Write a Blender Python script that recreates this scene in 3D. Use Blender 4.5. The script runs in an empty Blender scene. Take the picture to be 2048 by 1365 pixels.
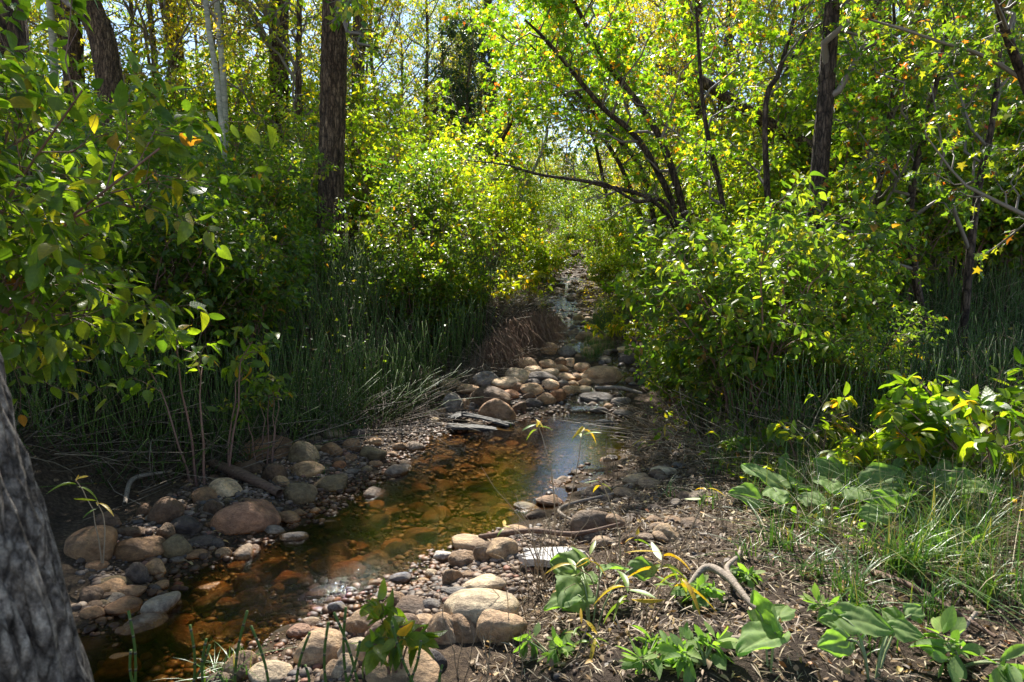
import bpy, math
import numpy as np
from mathutils import Vector
PI = math.pi
R = math.radians
sc = bpy.context.scene
col = sc.collection

# ------------------------------------------------------------------ camera
CAMZ, TILT, FPX = 1.7, 6.0, 1365.0
cam = bpy.data.cameras.new("camera"); camo = bpy.data.objects.new("camera", cam); col.objects.link(camo)
camo.location = (0, 0, CAMZ); camo.rotation_euler = (R(90 - TILT), 0, 0)
cam.sensor_width = 36; cam.lens = 24; cam.clip_start = 0.05; cam.clip_end = 2000
cam.dof.use_dof = True; cam.dof.focus_distance = 6.5; cam.dof.aperture_fstop = 6.3
sc.camera = camo
# ------------------------------------------------------------------ light
SUN_EL, SUN_AZ = 46.0, -6.0
w = bpy.data.worlds.new("World"); sc.world = w; w.use_nodes = True
nt = w.node_tree; nt.nodes.clear()
sky = nt.nodes.new('ShaderNodeTexSky'); sky.sky_type = 'NISHITA'; sky.sun_disc = False
sky.sun_elevation = R(SUN_EL); sky.sun_rotation = R(SUN_AZ); sky.altitude = 1500; sky.dust_density = .25; sky.air_density = .75; sky.ozone_density = 1.6
bg = nt.nodes.new('ShaderNodeBackground'); bg.inputs[1].default_value = 0.145
wo = nt.nodes.new('ShaderNodeOutputWorld')
tint = nt.nodes.new('ShaderNodeMix'); tint.data_type = 'RGBA'; tint.blend_type = 'MULTIPLY'; tint.inputs[0].default_value = 1; tint.inputs[7].default_value = (1.12, 1.0, .86, 1)
nt.links.new(sky.outputs[0], tint.inputs[6]); nt.links.new(tint.outputs[2], bg.inputs[0]); nt.links.new(bg.outputs[0], wo.inputs[0])
sl = bpy.data.lights.new("sun", 'SUN'); so = bpy.data.objects.new("sun", sl); col.objects.link(so)
sl.energy = 5.0; sl.angle = R(0.55); sl.color = (1, .95, .86)
so.rotation_euler = (-R(90 - SUN_EL), 0, -R(SUN_AZ)); so.location = (3, 20, 25)
sc.view_settings.view_transform = 'Standard'; sc.view_settings.look = 'None'
sc.view_settings.gamma = 1; sc.view_settings.exposure = 1.3
sc.render.engine = 'CYCLES'
cy = sc.cycles
cy.max_bounces = 9; cy.diffuse_bounces = 6; cy.glossy_bounces = 3; cy.transmission_bounces = 4; cy.transparent_max_bounces = 8
cy.use_denoising = True
cy.sample_clamp_indirect = 5; cy.caustics_reflective = False; cy.caustics_refractive = False

# ------------------------------------------------------------------ maths helpers
rng0 = np.random.default_rng(5)
C6, S6 = math.cos(R(TILT)), math.sin(R(TILT))
def unit(v):
    v = np.asarray(v, float); return v / np.maximum(np.linalg.norm(v, axis=-1, keepdims=True), 1e-9)
def ray(px, py):
    x = (px - 1024) / FPX; y = (682.5 - py) / FPX
    return np.array([x, C6 + y * S6, -S6 + y * C6])
def unproj(px, py, z=0.0):
    d = ray(px, py); t = (z - CAMZ) / d[2]; return d[0] * t, d[1] * t
def at(px, py, Y):
    d = ray(px, py); t = Y / d[1]; return np.array([d[0] * t, Y, CAMZ + d[2] * t])
class SN:   # smooth noise as a sum of sines
    def __init__(s, seed, dim, n=14, f=1.0):
        g = np.random.default_rng(seed); s.f = unit(g.normal(size=(n, dim))) * f * g.uniform(.5, 1.8, (n, 1)); s.p = g.uniform(0, 6.28, n); s.n = n
    def __call__(s, P):
        return np.sin(P @ s.f.T + s.p).sum(-1) / math.sqrt(s.n)
n1, n2, n3, n4 = SN(1, 2, 14, 1.6), SN(2, 2, 14, 6), SN(3, 2, 14, 22), SN(4, 2, 20, 60)

# ------------------------------------------------------------------ terrain
ZY = np.array([-60, 7.7, 8.3, 9.2, 10.2, 11, 13, 16, 20, 26, 34, 45, 70, 120.])
ZZ = np.array([0, 0, .07, .28, .47, .56, .70, .9, 1.2, 1.7, 2.75, 4.2, 6.5, 9.])
def zw(y): return np.interp(y, ZY, ZZ)
CY = np.array([7.6, 8.3, 8.8, 9.3, 9.9, 10.6, 11.4, 13, 16, 20, 26, 34, 45, 70, 120.])
CX = np.array([.75, .98, 1.22, 1.45, 1.42, 1.05, 1.0, 1.08, 1.15, 1.55, 2.6, 3.5, 4.6, 9, 20.])
CW = np.array([.55, .3, .24, .32, .26, .22, .24, .3, .28, .3, .5, .5, .6, .6, .6])
CB = np.array([1.5, 1.5, 1.4, 1.3, .9, .45, .42, .6, .7, .8, .8, .8, .8, .8, .8])   # bed half width
CBX = np.array([.3, .25, .35, .6, 1.0, 1.15, 1.1, 1.25, 1.35, 1.7, 2.7, 3.5, 4.6, 9, 20.])
W_px = [(190,1290),(250,1225),(310,1200),(345,1160),(425,1120),(490,1085),(560,1065),(640,1030),(700,990),(760,955),(800,915),(850,875),(900,862),
        (1020,842),(1100,825),(1190,822),(1250,850),(1235,900),(1185,935),(1125,985),(1090,1015),(1040,1050),(960,1088),(880,1108),(850,1130),(830,1155),(750,1175),(705,1205),(650,1235),(590,1262),(500,1310),(430,1362)]
WP = np.array([(-7, 3.2), (-3.6, 3.0)] + [unproj(a, b) for a, b in W_px] + [(-1.5, 2.45), (-2.6, 2.25), (-7, 2.1)])
B_px = [(100,1120),(150,1040),(250,985),(400,940),(470,880),(560,855),(650,835),(760,822),(815,770),(830,735)]
B_px2 = [(1290,800),(1290,890),(1240,940),(1180,1000),(1130,1030),(1060,1085),(1040,1160),(1050,1290),(930,1365)]
BP = np.array([(-7, 4.2), (-3.9, 4.3)] + [unproj(a, b, .1) for a, b in B_px] + [unproj(a, b, .1) for a, b in B_px2] + [(-.4, 2.1), (-1.5, 2.1), (-7, 1.7)])
def sdf(poly, P):
    d = np.full(len(P), 1e9); ins = np.zeros(len(P), bool); n = len(poly)
    for i in range(n):
        a, b = poly[i], poly[(i + 1) % n]; e = b - a; v = P - a
        t = np.clip((v @ e) / (e @ e), 0, 1); d = np.minimum(d, np.linalg.norm(v - t[:, None] * e, axis=1))
        c = (a[1] > P[:, 1]) != (b[1] > P[:, 1])
        with np.errstate(divide='ignore', invalid='ignore'):
            xx = e[0] * (P[:, 1] - a[1]) / (e[1] if abs(e[1]) > 1e-9 else 1e-9) + a[0]
        ins ^= c & (P[:, 0] < xx)
    return np.where(ins, -d, d)
def fields(P):
    x, y = P[:, 0], P[:, 1]
    up = y > 7.9
    dW = sdf(WP, P); dB = sdf(BP, P)
    dWs = np.abs(x - np.interp(y, CY, CX)) - np.interp(y, CY, CW)
    dBs = np.abs(x - np.interp(y, CY, CBX)) - np.interp(y, CY, CB)
    dW = np.where(y > 7.6, np.minimum(dW, dWs), dW); dB = np.where(y > 7.4, np.minimum(dB, dBs), dB)
    return dW, dB
def sstep(a, b, x): t = np.clip((x - a) / (b - a), 0, 1); return t * t * (3 - 2 * t)
def Hraw(x, y):
    x = np.asarray(x, float).ravel(); y = np.asarray(y, float).ravel(); P = np.stack([x, y], 1)
    dW, dB = fields(P); z = zw(y)
    out = np.maximum(dW, 0); ob = np.maximum(dB, 0)
    deep = -0.15 * sstep(0, .5, -dW); deep = np.where(y > 8, deep * .5, deep)
    margin = .10 * sstep(0, .7, out)
    left = x < np.interp(y, [0, 2, 4, 8, 12, 30], [-2, -1.2, -1.0, .4, 1.1, 2.6])
    far = sstep(8.3, 9.6, y)
    gl = (1 - far) * (.42 * sstep(0, .8, ob) + .25 * sstep(.5, 3, ob)) + far * (.55 * sstep(0, .35, ob) + .2 * sstep(.3, 3, ob))
    gr = (1 - far) * (.14 * sstep(0, 1, ob) + .16 * sstep(.8, 3, ob) + .3 * sstep(2.5, 6, ob)) + far * (.2 * sstep(0, .8, ob) + .3 * sstep(.8, 2.5, ob) + .2 * sstep(2, 6, ob))
    near = sstep(3.2, 1.6, y)
    g = np.where(left, gl * (1 - near) + near * gr, gr)
    h = z + deep + np.where(dW < 0, 0, margin) + g
    am = sstep(0, .5, out)
    h += .03 * n1(P) * am + .012 * n2(P) * (.3 + .7 * am) + .005 * n3(P)
    # mound of dark soil, lower right
    mx, my = unproj(1330, 1290, .3); q = ((x - mx) / .42) ** 2 + ((y - my) / .26) ** 2
    h += .09 * np.exp(-q) * (1 + .15 * n3(P))
    return h
gx0, gx1, gy0, gy1, gs = -14., 16., -2., 50., .06
GX = np.arange(gx0, gx1, gs); GY = np.arange(gy0, gy1, gs)
_a, _b = np.meshgrid(GX, GY); HG = Hraw(_a, _b).reshape(_a.shape)
def H(x, y):
    x = np.asarray(x, float); y = np.asarray(y, float)
    i = np.clip((x - gx0) / gs, 0, len(GX) - 1.001); j = np.clip((y - gy0) / gs, 0, len(GY) - 1.001)
    a = i.astype(int); b = j.astype(int); u = i - a; v = j - b
    h = HG[b, a] * (1 - u) * (1 - v) + HG[b, a + 1] * u * (1 - v) + HG[b + 1, a] * (1 - u) * v + HG[b + 1, a + 1] * u * v
    return h + np.maximum(y - gy1, 0) * .06
TT = np.concatenate([np.arange(.8, 12, .01), np.arange(12, 60, .05)])
def G(px, py):
    d = ray(px, py); P = d[None] * TT[:, None]; P[:, 2] += CAMZ
    k = np.nonzero(P[:, 2] < H(P[:, 0], P[:, 1]))[0]
    i = k[0] if len(k) else len(TT) - 1
    return P[i].copy(), TT[i]
def PX(px, Y): 
    x = (px - 1024) / FPX * Y; return x, Y, float(H(x, Y))

# ------------------------------------------------------------------ mesh helpers
class MB:
    def __init__(s): s.V = []; s.F = []; s.n = 0; s.U = []
    def add(s, V, F, U=None):
        V = np.asarray(V, float).reshape(-1, 3)
        for f in (F if isinstance(F, list) else [F]):
            f = np.asarray(f)
            if f.size: s.F.append(f + s.n)
        s.V.append(V); s.U.append(np.zeros((len(V), 2)) if U is None else np.asarray(U).reshape(-1, 2)); s.n += len(V)
        return s
    def mesh(s, name, mat, smooth=True, uv=False):
        V = np.concatenate(s.V) if s.V else np.zeros((0, 3)); me = bpy.data.meshes.new(name)
        me.vertices.add(len(V)); me.vertices.foreach_set('co', V.astype(np.float32).ravel())
        li = np.concatenate([f.ravel() for f in s.F]).astype(np.int32)
        lt = np.concatenate([np.full(len(f), f.shape[1]) for f in s.F]).astype(np.int32)
        ls = np.concatenate([[0], np.cumsum(lt)[:-1]]).astype(np.int32)
        me.loops.add(len(li)); me.loops.foreach_set('vertex_index', li)
        me.polygons.add(len(lt)); me.polygons.foreach_set('loop_start', ls); me.polygons.foreach_set('loop_total', lt)
        me.polygons.foreach_set('use_smooth', np.full(len(lt), smooth))
        if uv:
            ul = me.uv_layers.new(name='UVMap'); U = np.concatenate(s.U)[li]; ul.data.foreach_set('uv', U.astype(np.float32).ravel())
        me.materials.append(mat); me.update(); me.validate()
        return me
    def obj(s, name, mat, parent=None, smooth=True, uv=False):
        return link(name, s.mesh(name, mat, smooth, uv), parent)
def link(name, me, parent=None):
    o = bpy.data.objects.new(name, me); col.objects.link(o)
    if parent: o.parent = parent
    return o
def tag(o, label, cat, group=None, kind=None):
    if label: o['label'] = label
    if cat: o['category'] = cat
    if group: o['group'] = group
    if kind: o['kind'] = kind
    return o
def empty(name, loc, rz=0, s=1, label=None, cat=None, group=None):
    o = bpy.data.objects.new(name, None); col.objects.link(o); o.location = [float(c) for c in loc]; o.rotation_euler = (0, 0, rz)
    o.scale = (s, s, s) if np.isscalar(s) else s; o.empty_display_size = .1
    return tag(o, label, cat, group)
def copy_thing(root, loc, rz, s, label, group=None, color=None, cat=None):
    r = root.copy(); col.objects.link(r); r.location = [float(c) for c in loc]; r.rotation_euler = (0, 0, rz); r.scale = (s, s, s) if np.isscalar(s) else s
    r['label'] = label
    if group: r['group'] = group
    for ch in root.children:
        c = ch.copy(); col.objects.link(c); c.parent = r
        if color: c.color = (*color, 1)
    if color: r.color = (*color, 1)
    return r
def tubes(P, Rr, sides=4, cap=False):
    """P (N,K,3) polylines, Rr (N,K) radii -> V, F, U"""
    P = np.asarray(P, float); Rr = np.asarray(Rr, float); N, K, _ = P.shape
    T = np.gradient(P, axis=1); T = unit(T)
    ov = unit(P[:, -1] - P[:, 0] + 1e-6); a = np.where(np.abs(ov[:, 2:3]) > .8, np.array([[1., .13, 0]]), np.array([[0, .1, 1.]]))
    u = unit(np.cross(T, a[:, None, :])); v = np.cross(T, u)
    th = np.arange(sides) / sides * 2 * PI
    V = P[:, :, None] + Rr[:, :, None, None] * (np.cos(th)[:, None] * u[:, :, None] + np.sin(th)[:, None] * v[:, :, None])
    L = np.concatenate([np.zeros((N, 1)), np.cumsum(np.linalg.norm(np.diff(P, axis=1), axis=2), 1)], 1)
    U = np.stack(np.broadcast_arrays(th[None, None, :] / 6.283, L[:, :, None]), -1)
    idx = np.arange(N * K * sides).reshape(N, K, sides)
    i0 = idx[:, :-1, :]; i1 = idx[:, 1:, :]
    F = np.stack([i0, np.roll(i0, -1, 2), np.roll(i1, -1, 2), i1], -1).reshape(-1, 4)
    Fs = [F]
    if cap and sides in (3, 4, 6, 8): Fs.append(idx[:, -1, :].reshape(-1, sides)); Fs.append(idx[:, 0, ::-1].reshape(-1, sides))
    return V.reshape(-1, 3), Fs, U.reshape(-1, 2)
def spline(pts, K):
    pts = np.asarray(pts, float); n = len(pts)
    if n < 3: t = np.linspace(0, n - 1, K); i = np.minimum(t.astype(int), n - 2); f = (t - i)[:, None]; return pts[i] * (1 - f) + pts[i + 1] * f
    e = np.vstack([2 * pts[0] - pts[1], pts, 2 * pts[-1] - pts[-2]]); t = np.linspace(0, n - 1, K); i = np.minimum(t.astype(int), n - 2); f = (t - i)[:, None]
    a, b, c, d = e[i], e[i + 1], e[i + 2], e[i + 3]
    return .5 * ((2 * b) + (c - a) * f + (2 * a - 5 * b + 4 * c - d) * f ** 2 + (3 * b - a - 3 * c + d) * f ** 3)
def bark_tube(pts, rad, sides=32, rings=60, amp=.1, freq=9, seed=0, flare=.35):
    g = SN(seed, 2, 16, 1.0); P = spline(pts, rings); r = np.interp(np.linspace(0, 1, rings), np.linspace(0, 1, len(rad)), rad)
    L = np.concatenate([[0], np.cumsum(np.linalg.norm(np.diff(P, axis=0), axis=1))])
    th = np.arange(sides) / sides * 2 * PI
    T = unit(np.gradient(P, axis=0)); a = np.array([0., 1., .1]) if abs(T[0][2]) > .5 else np.array([0, .1, 1.])
    u = unit(np.cross(T, a)); v = np.cross(T, u)
    z, t = np.meshgrid(L, th, indexing='ij')
    w_ = g(np.stack([z.ravel() * 3, t.ravel() * 2], 1)).reshape(z.shape)
    rr = np.abs(np.sin(t * freq / 2 + w_ * 1.1 + .6 * np.sin(z * 5 + seed))) ** .7 + .4 * np.abs(np.sin(t * freq * 1.0 + 2 + z * 2.2 + w_ * 2)) 
    if amp >= .08 and sides > 50:
        g2 = SN(seed + 7, 2, 26, 1.0); pl = np.abs(g2(np.stack([z.ravel() * 16, t.ravel() * freq * .9], 1)).reshape(z.shape)) ** .6; rr = rr * .55 + .75 * pl
    cr = .25 * np.abs(np.sin(z * 14 + w_ * 5 + np.sin(t * 3) * 2))
    m = r[:, None] * (1 + amp * (rr - .8 - cr * .6)) * (1 + flare * np.exp(-z / (r[0] * 2.0)) * (1 + .25 * np.sin(t * 5 + seed)))
    V = P[:, None] + m[..., None] * (np.cos(t)[..., None] * u[:, None] + np.sin(t)[..., None] * v[:, None])
    U = np.stack([t / 6.283, z], -1)
    idx = np.arange(rings * sides).reshape(rings, sides); i0 = idx[:-1]; i1 = idx[1:]
    F = np.stack([i0, np.roll(i0, -1, 1), np.roll(i1, -1, 1), i1], -1).reshape(-1, 4)
    return V.reshape(-1, 3), [F], U.reshape(-1, 2)

# ---- leaves
def ovate(n, W, fold=.25, curl=.25, pow_=.8, stalk=0):
    V = []; U = []; 
    ts = np.linspace(0, 1, n + 2)
    for i, t in enumerate(ts):
        hw = W * math.sin(PI * t ** pow_) ** .85 if 0 < i < n + 1 else 0
        zc = -curl * t * t
        if hw == 0: V.append((t, 0, zc)); U.append((.5, t))
        else:
            V += [(t, hw, zc + hw * fold), (t, 0, zc), (t, -hw, zc + hw * fold)]; U += [(1 if False else .5 + hw / W * .5, t), (.5, t), (.5 - hw / W * .5, t)]
    T3, Q = [], []
    T3 += [(0, 2, 1), (0, 3, 2)]
    for i in range(n - 1):
        b = 1 + 3 * i; Q += [(b, b + 1, b + 4, b + 3), (b + 1, b + 2, b + 5, b + 4)]
    b = 1 + 3 * (n - 1); e = len(V) - 1; T3 += [(b, b + 1, e), (b + 1, b + 2, e)]
    return np.array(V), [np.array(T3)] + ([np.array(Q)] if Q else []), np.array(U)
def maple_t(curl=.15):
    tip = [(-.05, .42), (.45, .55), (1, 0), (.45, -.55), (-.05, -.42)]
    notch = [(-.06, .12), (.24, .24), (.5, .16), (.5, -.16), (.24, -.24), (-.06, -.12)]
    V = [(0, 0, 0)] + [(x, y, .2 * abs(y) - curl * x) for x, y in tip] + [(x, y, .22 * abs(y) - curl * x * x) for x, y in notch]
    F = [(0, 6 + i + 1, 1 + i, 6 + i) for i in range(5)]
    V = np.array(V); U = np.stack([V[:, 1] + .5, V[:, 0]], 1)
    return V, [np.array(F)], U
LEAF_NEAR, LEAF_MID, LEAF_FAR = ovate(6, .27), ovate(3, .27), ovate(1, .3, .3, .2, 1)
LANCE = ovate(8, .105, .45, .4, 1.0); LANCE_FAR = ovate(2, .14, .3, .3, 1.0); MAPLE = maple_t()
def leaf_batch(mb, P, D, N, S, T, rng=None, roll=.0):
    tv, tf, tu = T; n = len(P); D = unit(D); B = unit(np.cross(N, D)); N = np.cross(D, B)
    if rng is not None:
        ws = rng.uniform(.65, 1.2, (n, 1, 1)); cz = rng.uniform(-.6, 2.6, (n, 1, 1))
    else: ws = 1; cz = 1
    V = P[:, None] + S[:, None, None] * (tv[None, :, 0:1] * D[:, None] + ws * tv[None, :, 1:2] * B[:, None] + cz * tv[None, :, 2:3] * N[:, None])
    k = len(tv); off = (np.arange(n) * k)[:, None, None]
    mb.add(V.reshape(-1, 3), [(f[None] + off).reshape(-1, f.shape[1]) for f in tf], np.tile(tu, (n, 1)))
def interp_path(P, t):
    """P (N,K,3), t (N,m) in 0..1 -> pos (N,m,3), tangent"""
    N, K, _ = P.shape; f = t * (K - 1); i = np.clip(f.astype(int), 0, K - 2); u = (f - i)[..., None]; r = np.arange(N)[:, None]
    a = P[r, i]; b = P[r, i + 1]; return a * (1 - u) + b * u, unit(b - a)
def grow(P, Rr, nc, t0, t1, L, ang, up, K, rng, bend=-.1, rs=.55, wig=.06, taper=.5):
    N = len(P); t = t0 + (t1 - t0) * (np.arange(nc)[None] + rng.uniform(.1, .9, (N, nc))) / nc
    pos, tan = interp_path(P, t); K0 = P.shape[1]
    f = t * (K0 - 1); i = np.clip(f.astype(int), 0, K0 - 2); r0 = Rr[np.arange(N)[:, None], i]
    az = rng.uniform(0, 6.28, (N, nc)); x = rng.normal(size=(N, nc, 3)); perp = unit(x - (x * tan).sum(-1, keepdims=True) * tan)
    a = R(ang) * rng.uniform(.7, 1.3, (N, nc, 1)); d = unit(tan * np.cos(a) + perp * np.sin(a) + np.array([0, 0, up]))
    ll = L * (1 - taper * t) * rng.uniform(.6, 1.25, (N, nc)); s = np.linspace(0, 1, K)
    Q = pos[:, :, None] + d[:, :, None] * (ll[..., None] * s)[..., None] + np.array([0, 0, 1]) * (bend * ll[..., None] * s ** 2)[..., None]
    Q = Q + rng.normal(size=Q.shape) * wig * ll[..., None, None] * (s > 0)[:, None]
    rr = np.minimum(r0 * rs, .8 * r0)[..., None] * (1 - .75 * s)
    return Q.reshape(-1, K, 3), rr.reshape(-1, K)
def leaves_on(mb, P, m, S, T, rng, droop=.35, tilt=.5, t0=.15, tipbias=True, side=1.0):
    t = t0 + (1 - t0) * (np.arange(m)[None] + rng.uniform(0, 1, (len(P), m))) / m
    pos, tan = interp_path(P, t); sh = pos.shape[:2]
    x = rng.normal(size=pos.shape) * [1, 1, .5]; perp = unit(x - (x * tan).sum(-1, keepdims=True) * tan)
    D = unit(tan * .5 + perp * side + np.array([0, 0, -droop]) * rng.uniform(0, 2, sh + (1,)))
    N = unit(np.array([0, 0, 1.]) + rng.normal(size=pos.shape) * tilt)
    s = S * rng.uniform(.4, 1.35, sh)
    pos = pos + D * (s * .15)[..., None]
    leaf_batch(mb, pos.reshape(-1, 3), D.reshape(-1, 3), N.reshape(-1, 3), s.ravel(), T, rng)

# ------------------------------------------------------------------ materials
def new_mat(name):
    m = bpy.data.materials.new(name); m.use_nodes = True; n = m.node_tree.nodes; n.clear(); return m, n, m.node_tree.links
def ramp(n, stops, interp='LINEAR'):
    r = n.new('ShaderNodeValToRGB'); r.color_ramp.interpolation = interp; e = r.color_ramp.elements
    while len(e) < len(stops): e.new(.5)
    for i, (p, c) in enumerate(stops): e[i].position = p; e[i].color = (*c, 1)
    return r
def noise(n, l, scale, detail=4, vec=None, rough=.6):
    t = n.new('ShaderNodeTexNoise'); t.inputs['Scale'].default_value = scale; t.inputs['Detail'].default_value = detail; t.inputs['Roughness'].default_value = rough
    if vec is not None: l.new(vec, t.inputs['Vector'])
    return t
def mixc(n, l, a, b, f, mode='MIX'):
    m = n.new('ShaderNodeMix'); m.data_type = 'RGBA'; m.blend_type = mode
    for s, v in ((6, a), (7, b)):
        if hasattr(v, 'links') or hasattr(v, 'is_linked'): l.new(v, m.inputs[s])
        else: m.inputs[s].default_value = (*v, 1)
    if isinstance(f, (int, float)): m.inputs[0].default_value = f
    else: l.new(f, m.inputs[0])
    return m.outputs[2]
def bump(n, l, h, strength=.5, dist=.02, prev=None):
    b = n.new('ShaderNodeBump'); b.inputs['Strength'].default_value = strength; b.inputs['Distance'].default_value = dist; l.new(h, b.inputs['Height'])
    if prev is not None: l.new(prev, b.inputs['Normal'])
    return b.outputs[0]
def pbsdf(n, l, color, rough, normal=None, spec=.5):
    p = n.new('ShaderNodeBsdfPrincipled')
    if isinstance(color, tuple): p.inputs['Base Color'].default_value = (*color, 1)
    else: l.new(color, p.inputs['Base Color'])
    if isinstance(rough, (int, float)): p.inputs['Roughness'].default_value = rough
    else: l.new(rough, p.inputs['Roughness'])
    p.inputs['Specular IOR Level'].default_value = spec
    if normal is not None: l.new(normal, p.inputs['Normal'])
    return p
def out(n, l, s): o = n.new('ShaderNodeOutputMaterial'); l.new(s, o.inputs[0])
def mathn(n, l, op, a, b=None, clamp=False):
    m = n.new('ShaderNodeMath'); m.operation = op; m.use_clamp = clamp
    for i, v in enumerate((a, b)):
        if v is None: continue
        if isinstance(v, (int, float)): m.inputs[i].default_value = v
        else: l.new(v, m.inputs[i])
    return m.outputs[0]

def leaf_mat(name, stops, tr=.55, spec=.5, rough=.36, transcol=(2.7, 2.85, .8), veins=True, use_oc=True):
    m, n, l = new_mat(name); g = n.new('ShaderNodeNewGeometry'); r = ramp(n, stops); l.new(g.outputs['Random Per Island'], r.inputs[0])
    c = r.outputs[0]; tc = n.new('ShaderNodeTexCoord')
    if use_oc:
        oi = n.new('ShaderNodeObjectInfo'); c = mixc(n, l, c, oi.outputs['Color'], 1.0, 'MULTIPLY')
    ns = noise(n, l, 25, 2, tc.outputs['Object']); rr = ramp(n, [(.3, (.75, .75, .7)), (.7, (1.2, 1.2, 1.15))]); l.new(ns.outputs[0], rr.inputs[0]); c = mixc(n, l, c, rr.outputs[0], 1.0, 'MULTIPLY')
    nrm = None
    if veins:
        uv = n.new('ShaderNodeUVMap'); sp = n.new('ShaderNodeSeparateXYZ'); l.new(uv.outputs[0], sp.inputs[0])
        d = mathn(n, l, 'ABSOLUTE', mathn(n, l, 'SUBTRACT', sp.outputs[0], .5))
        q = mathn(n, l, 'SUBTRACT', sp.outputs[1], mathn(n, l, 'MULTIPLY', d, .55))
        s_ = mathn(n, l, 'ABSOLUTE', mathn(n, l, 'SINE', mathn(n, l, 'MULTIPLY', q, 19)))
        v = mathn(n, l, 'POWER', s_, .35); mid = mathn(n, l, 'MULTIPLY', mathn(n, l, 'SUBTRACT', d, 0), 22, True)
        v = mathn(n, l, 'MULTIPLY', v, mid)
        nrm = bump(n, l, v, .16, .004); c = mixc(n, l, c, mixc(n, l, c, (1.3, 1.22, 1.15), 1.0, 'MULTIPLY'), mathn(n, l, 'SUBTRACT', 1, v, True))
    p = pbsdf(n, l, c, rough, nrm, spec)
    t = n.new('ShaderNodeBsdfTranslucent'); l.new(mixc(n, l, c, transcol, 1.0, 'MULTIPLY'), t.inputs[0])
    mx = n.new('ShaderNodeMixShader'); mx.inputs[0].default_value = tr; l.new(p.outputs[0], mx.inputs[1]); l.new(t.outputs[0], mx.inputs[2]); out(n, l, mx.outputs[0])
    return m
GREEN = [(0, (.045, .09, .018)), (.35, (.075, .13, .02)), (.7, (.115, .165, .024)), (.9, (.17, .2, .028)), (.975, (.28, .23, .03)), (1, (.26, .1, .03))]
M_leaf = leaf_mat('dogwood_leaf', GREEN)
M_maple = leaf_mat('maple_leaf', [(0, (.045, .1, .018)), (.4, (.08, .15, .02)), (.78, (.14, .2, .025)), (.93, (.26, .26, .03)), (.975, (.4, .16, .03)), (1, (.38, .08, .03))])
M_yellow = leaf_mat('yellow_leaf', [(0, (.14, .17, .02)), (.4, (.3, .27, .03)), (.8, (.45, .33, .03)), (1, (.42, .2, .02))], veins=False)
M_cotton = leaf_mat('cottonwood_leaf', [(0, (.06, .13, .02)), (.45, (.13, .2, .025)), (.8, (.28, .28, .03)), (1, (.42, .3, .03))], veins=False)
M_juni = leaf_mat('evergreen_leaf', [(0, (.02, .05, .02)), (1, (.045, .09, .03))], veins=False, tr=.15)
M_spot = None
def spotted():
    m, n, l = new_mat('spotted_leaf'); g = n.new('ShaderNodeNewGeometry')
    r = ramp(n, [(0, (.14, .25, .04)), (.45, (.25, .3, .03)), (.55, (.5, .37, .03)), (1, (.55, .33, .02))]); l.new(g.outputs['Random Per Island'], r.inputs[0])
    tc = n.new('ShaderNodeTexCoord'); v = noise(n, l, 130, 2, tc.outputs['Object']); rr = ramp(n, [(.60, (0, 0, 0)), (.64, (1, 1, 1))]); l.new(v.outputs[0], rr.inputs[0])
    c = mixc(n, l, r.outputs[0], (.12, .045, .01), rr.outputs[0]); p = pbsdf(n, l, c, .45)
    t = n.new('ShaderNodeBsdfTranslucent'); l.new(mixc(n, l, c, (1.6, 1.6, .6), 1.0, 'MULTIPLY'), t.inputs[0])
    mx = n.new('ShaderNodeMixShader'); mx.inputs[0].default_value = .35; l.new(p.outputs[0], mx.inputs[1]); l.new(t.outputs[0], mx.inputs[2]); out(n, l, mx.outputs[0]); return m
M_spot = spotted()
M_burdock = leaf_mat('broad_leaf', [(0, (.11, .18, .06)), (.6, (.17, .25, .09)), (1, (.24, .31, .1))], tr=.4, rough=.65, transcol=(2.0, 2.6, .5), spec=.2)
M_grass = leaf_mat('grass_blade', [(0, (.04, .1, .02)), (.5, (.07, .15, .028)), (.8, (.13, .2, .035)), (1, (.32, .25, .1))], tr=.3, veins=False, transcol=(1.7, 1.8, .6))
M_litter = leaf_mat('dry_leaf', [(0, (.05, .03, .02)), (.35, (.13, .08, .045)), (.6, (.24, .15, .08)), (.85, (.36, .25, .14)), (.95, (.45, .32, .1)), (1, (.4, .13, .04))], tr=.15, rough=.6, transcol=(1, .9, .6), veins=False)
M_straw = leaf_mat('dry_straw', [(0, (.13, .09, .055)), (.5, (.28, .2, .12)), (1, (.5, .41, .28))], tr=.1, rough=.6, transcol=(1, .9, .6), veins=False)

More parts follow.
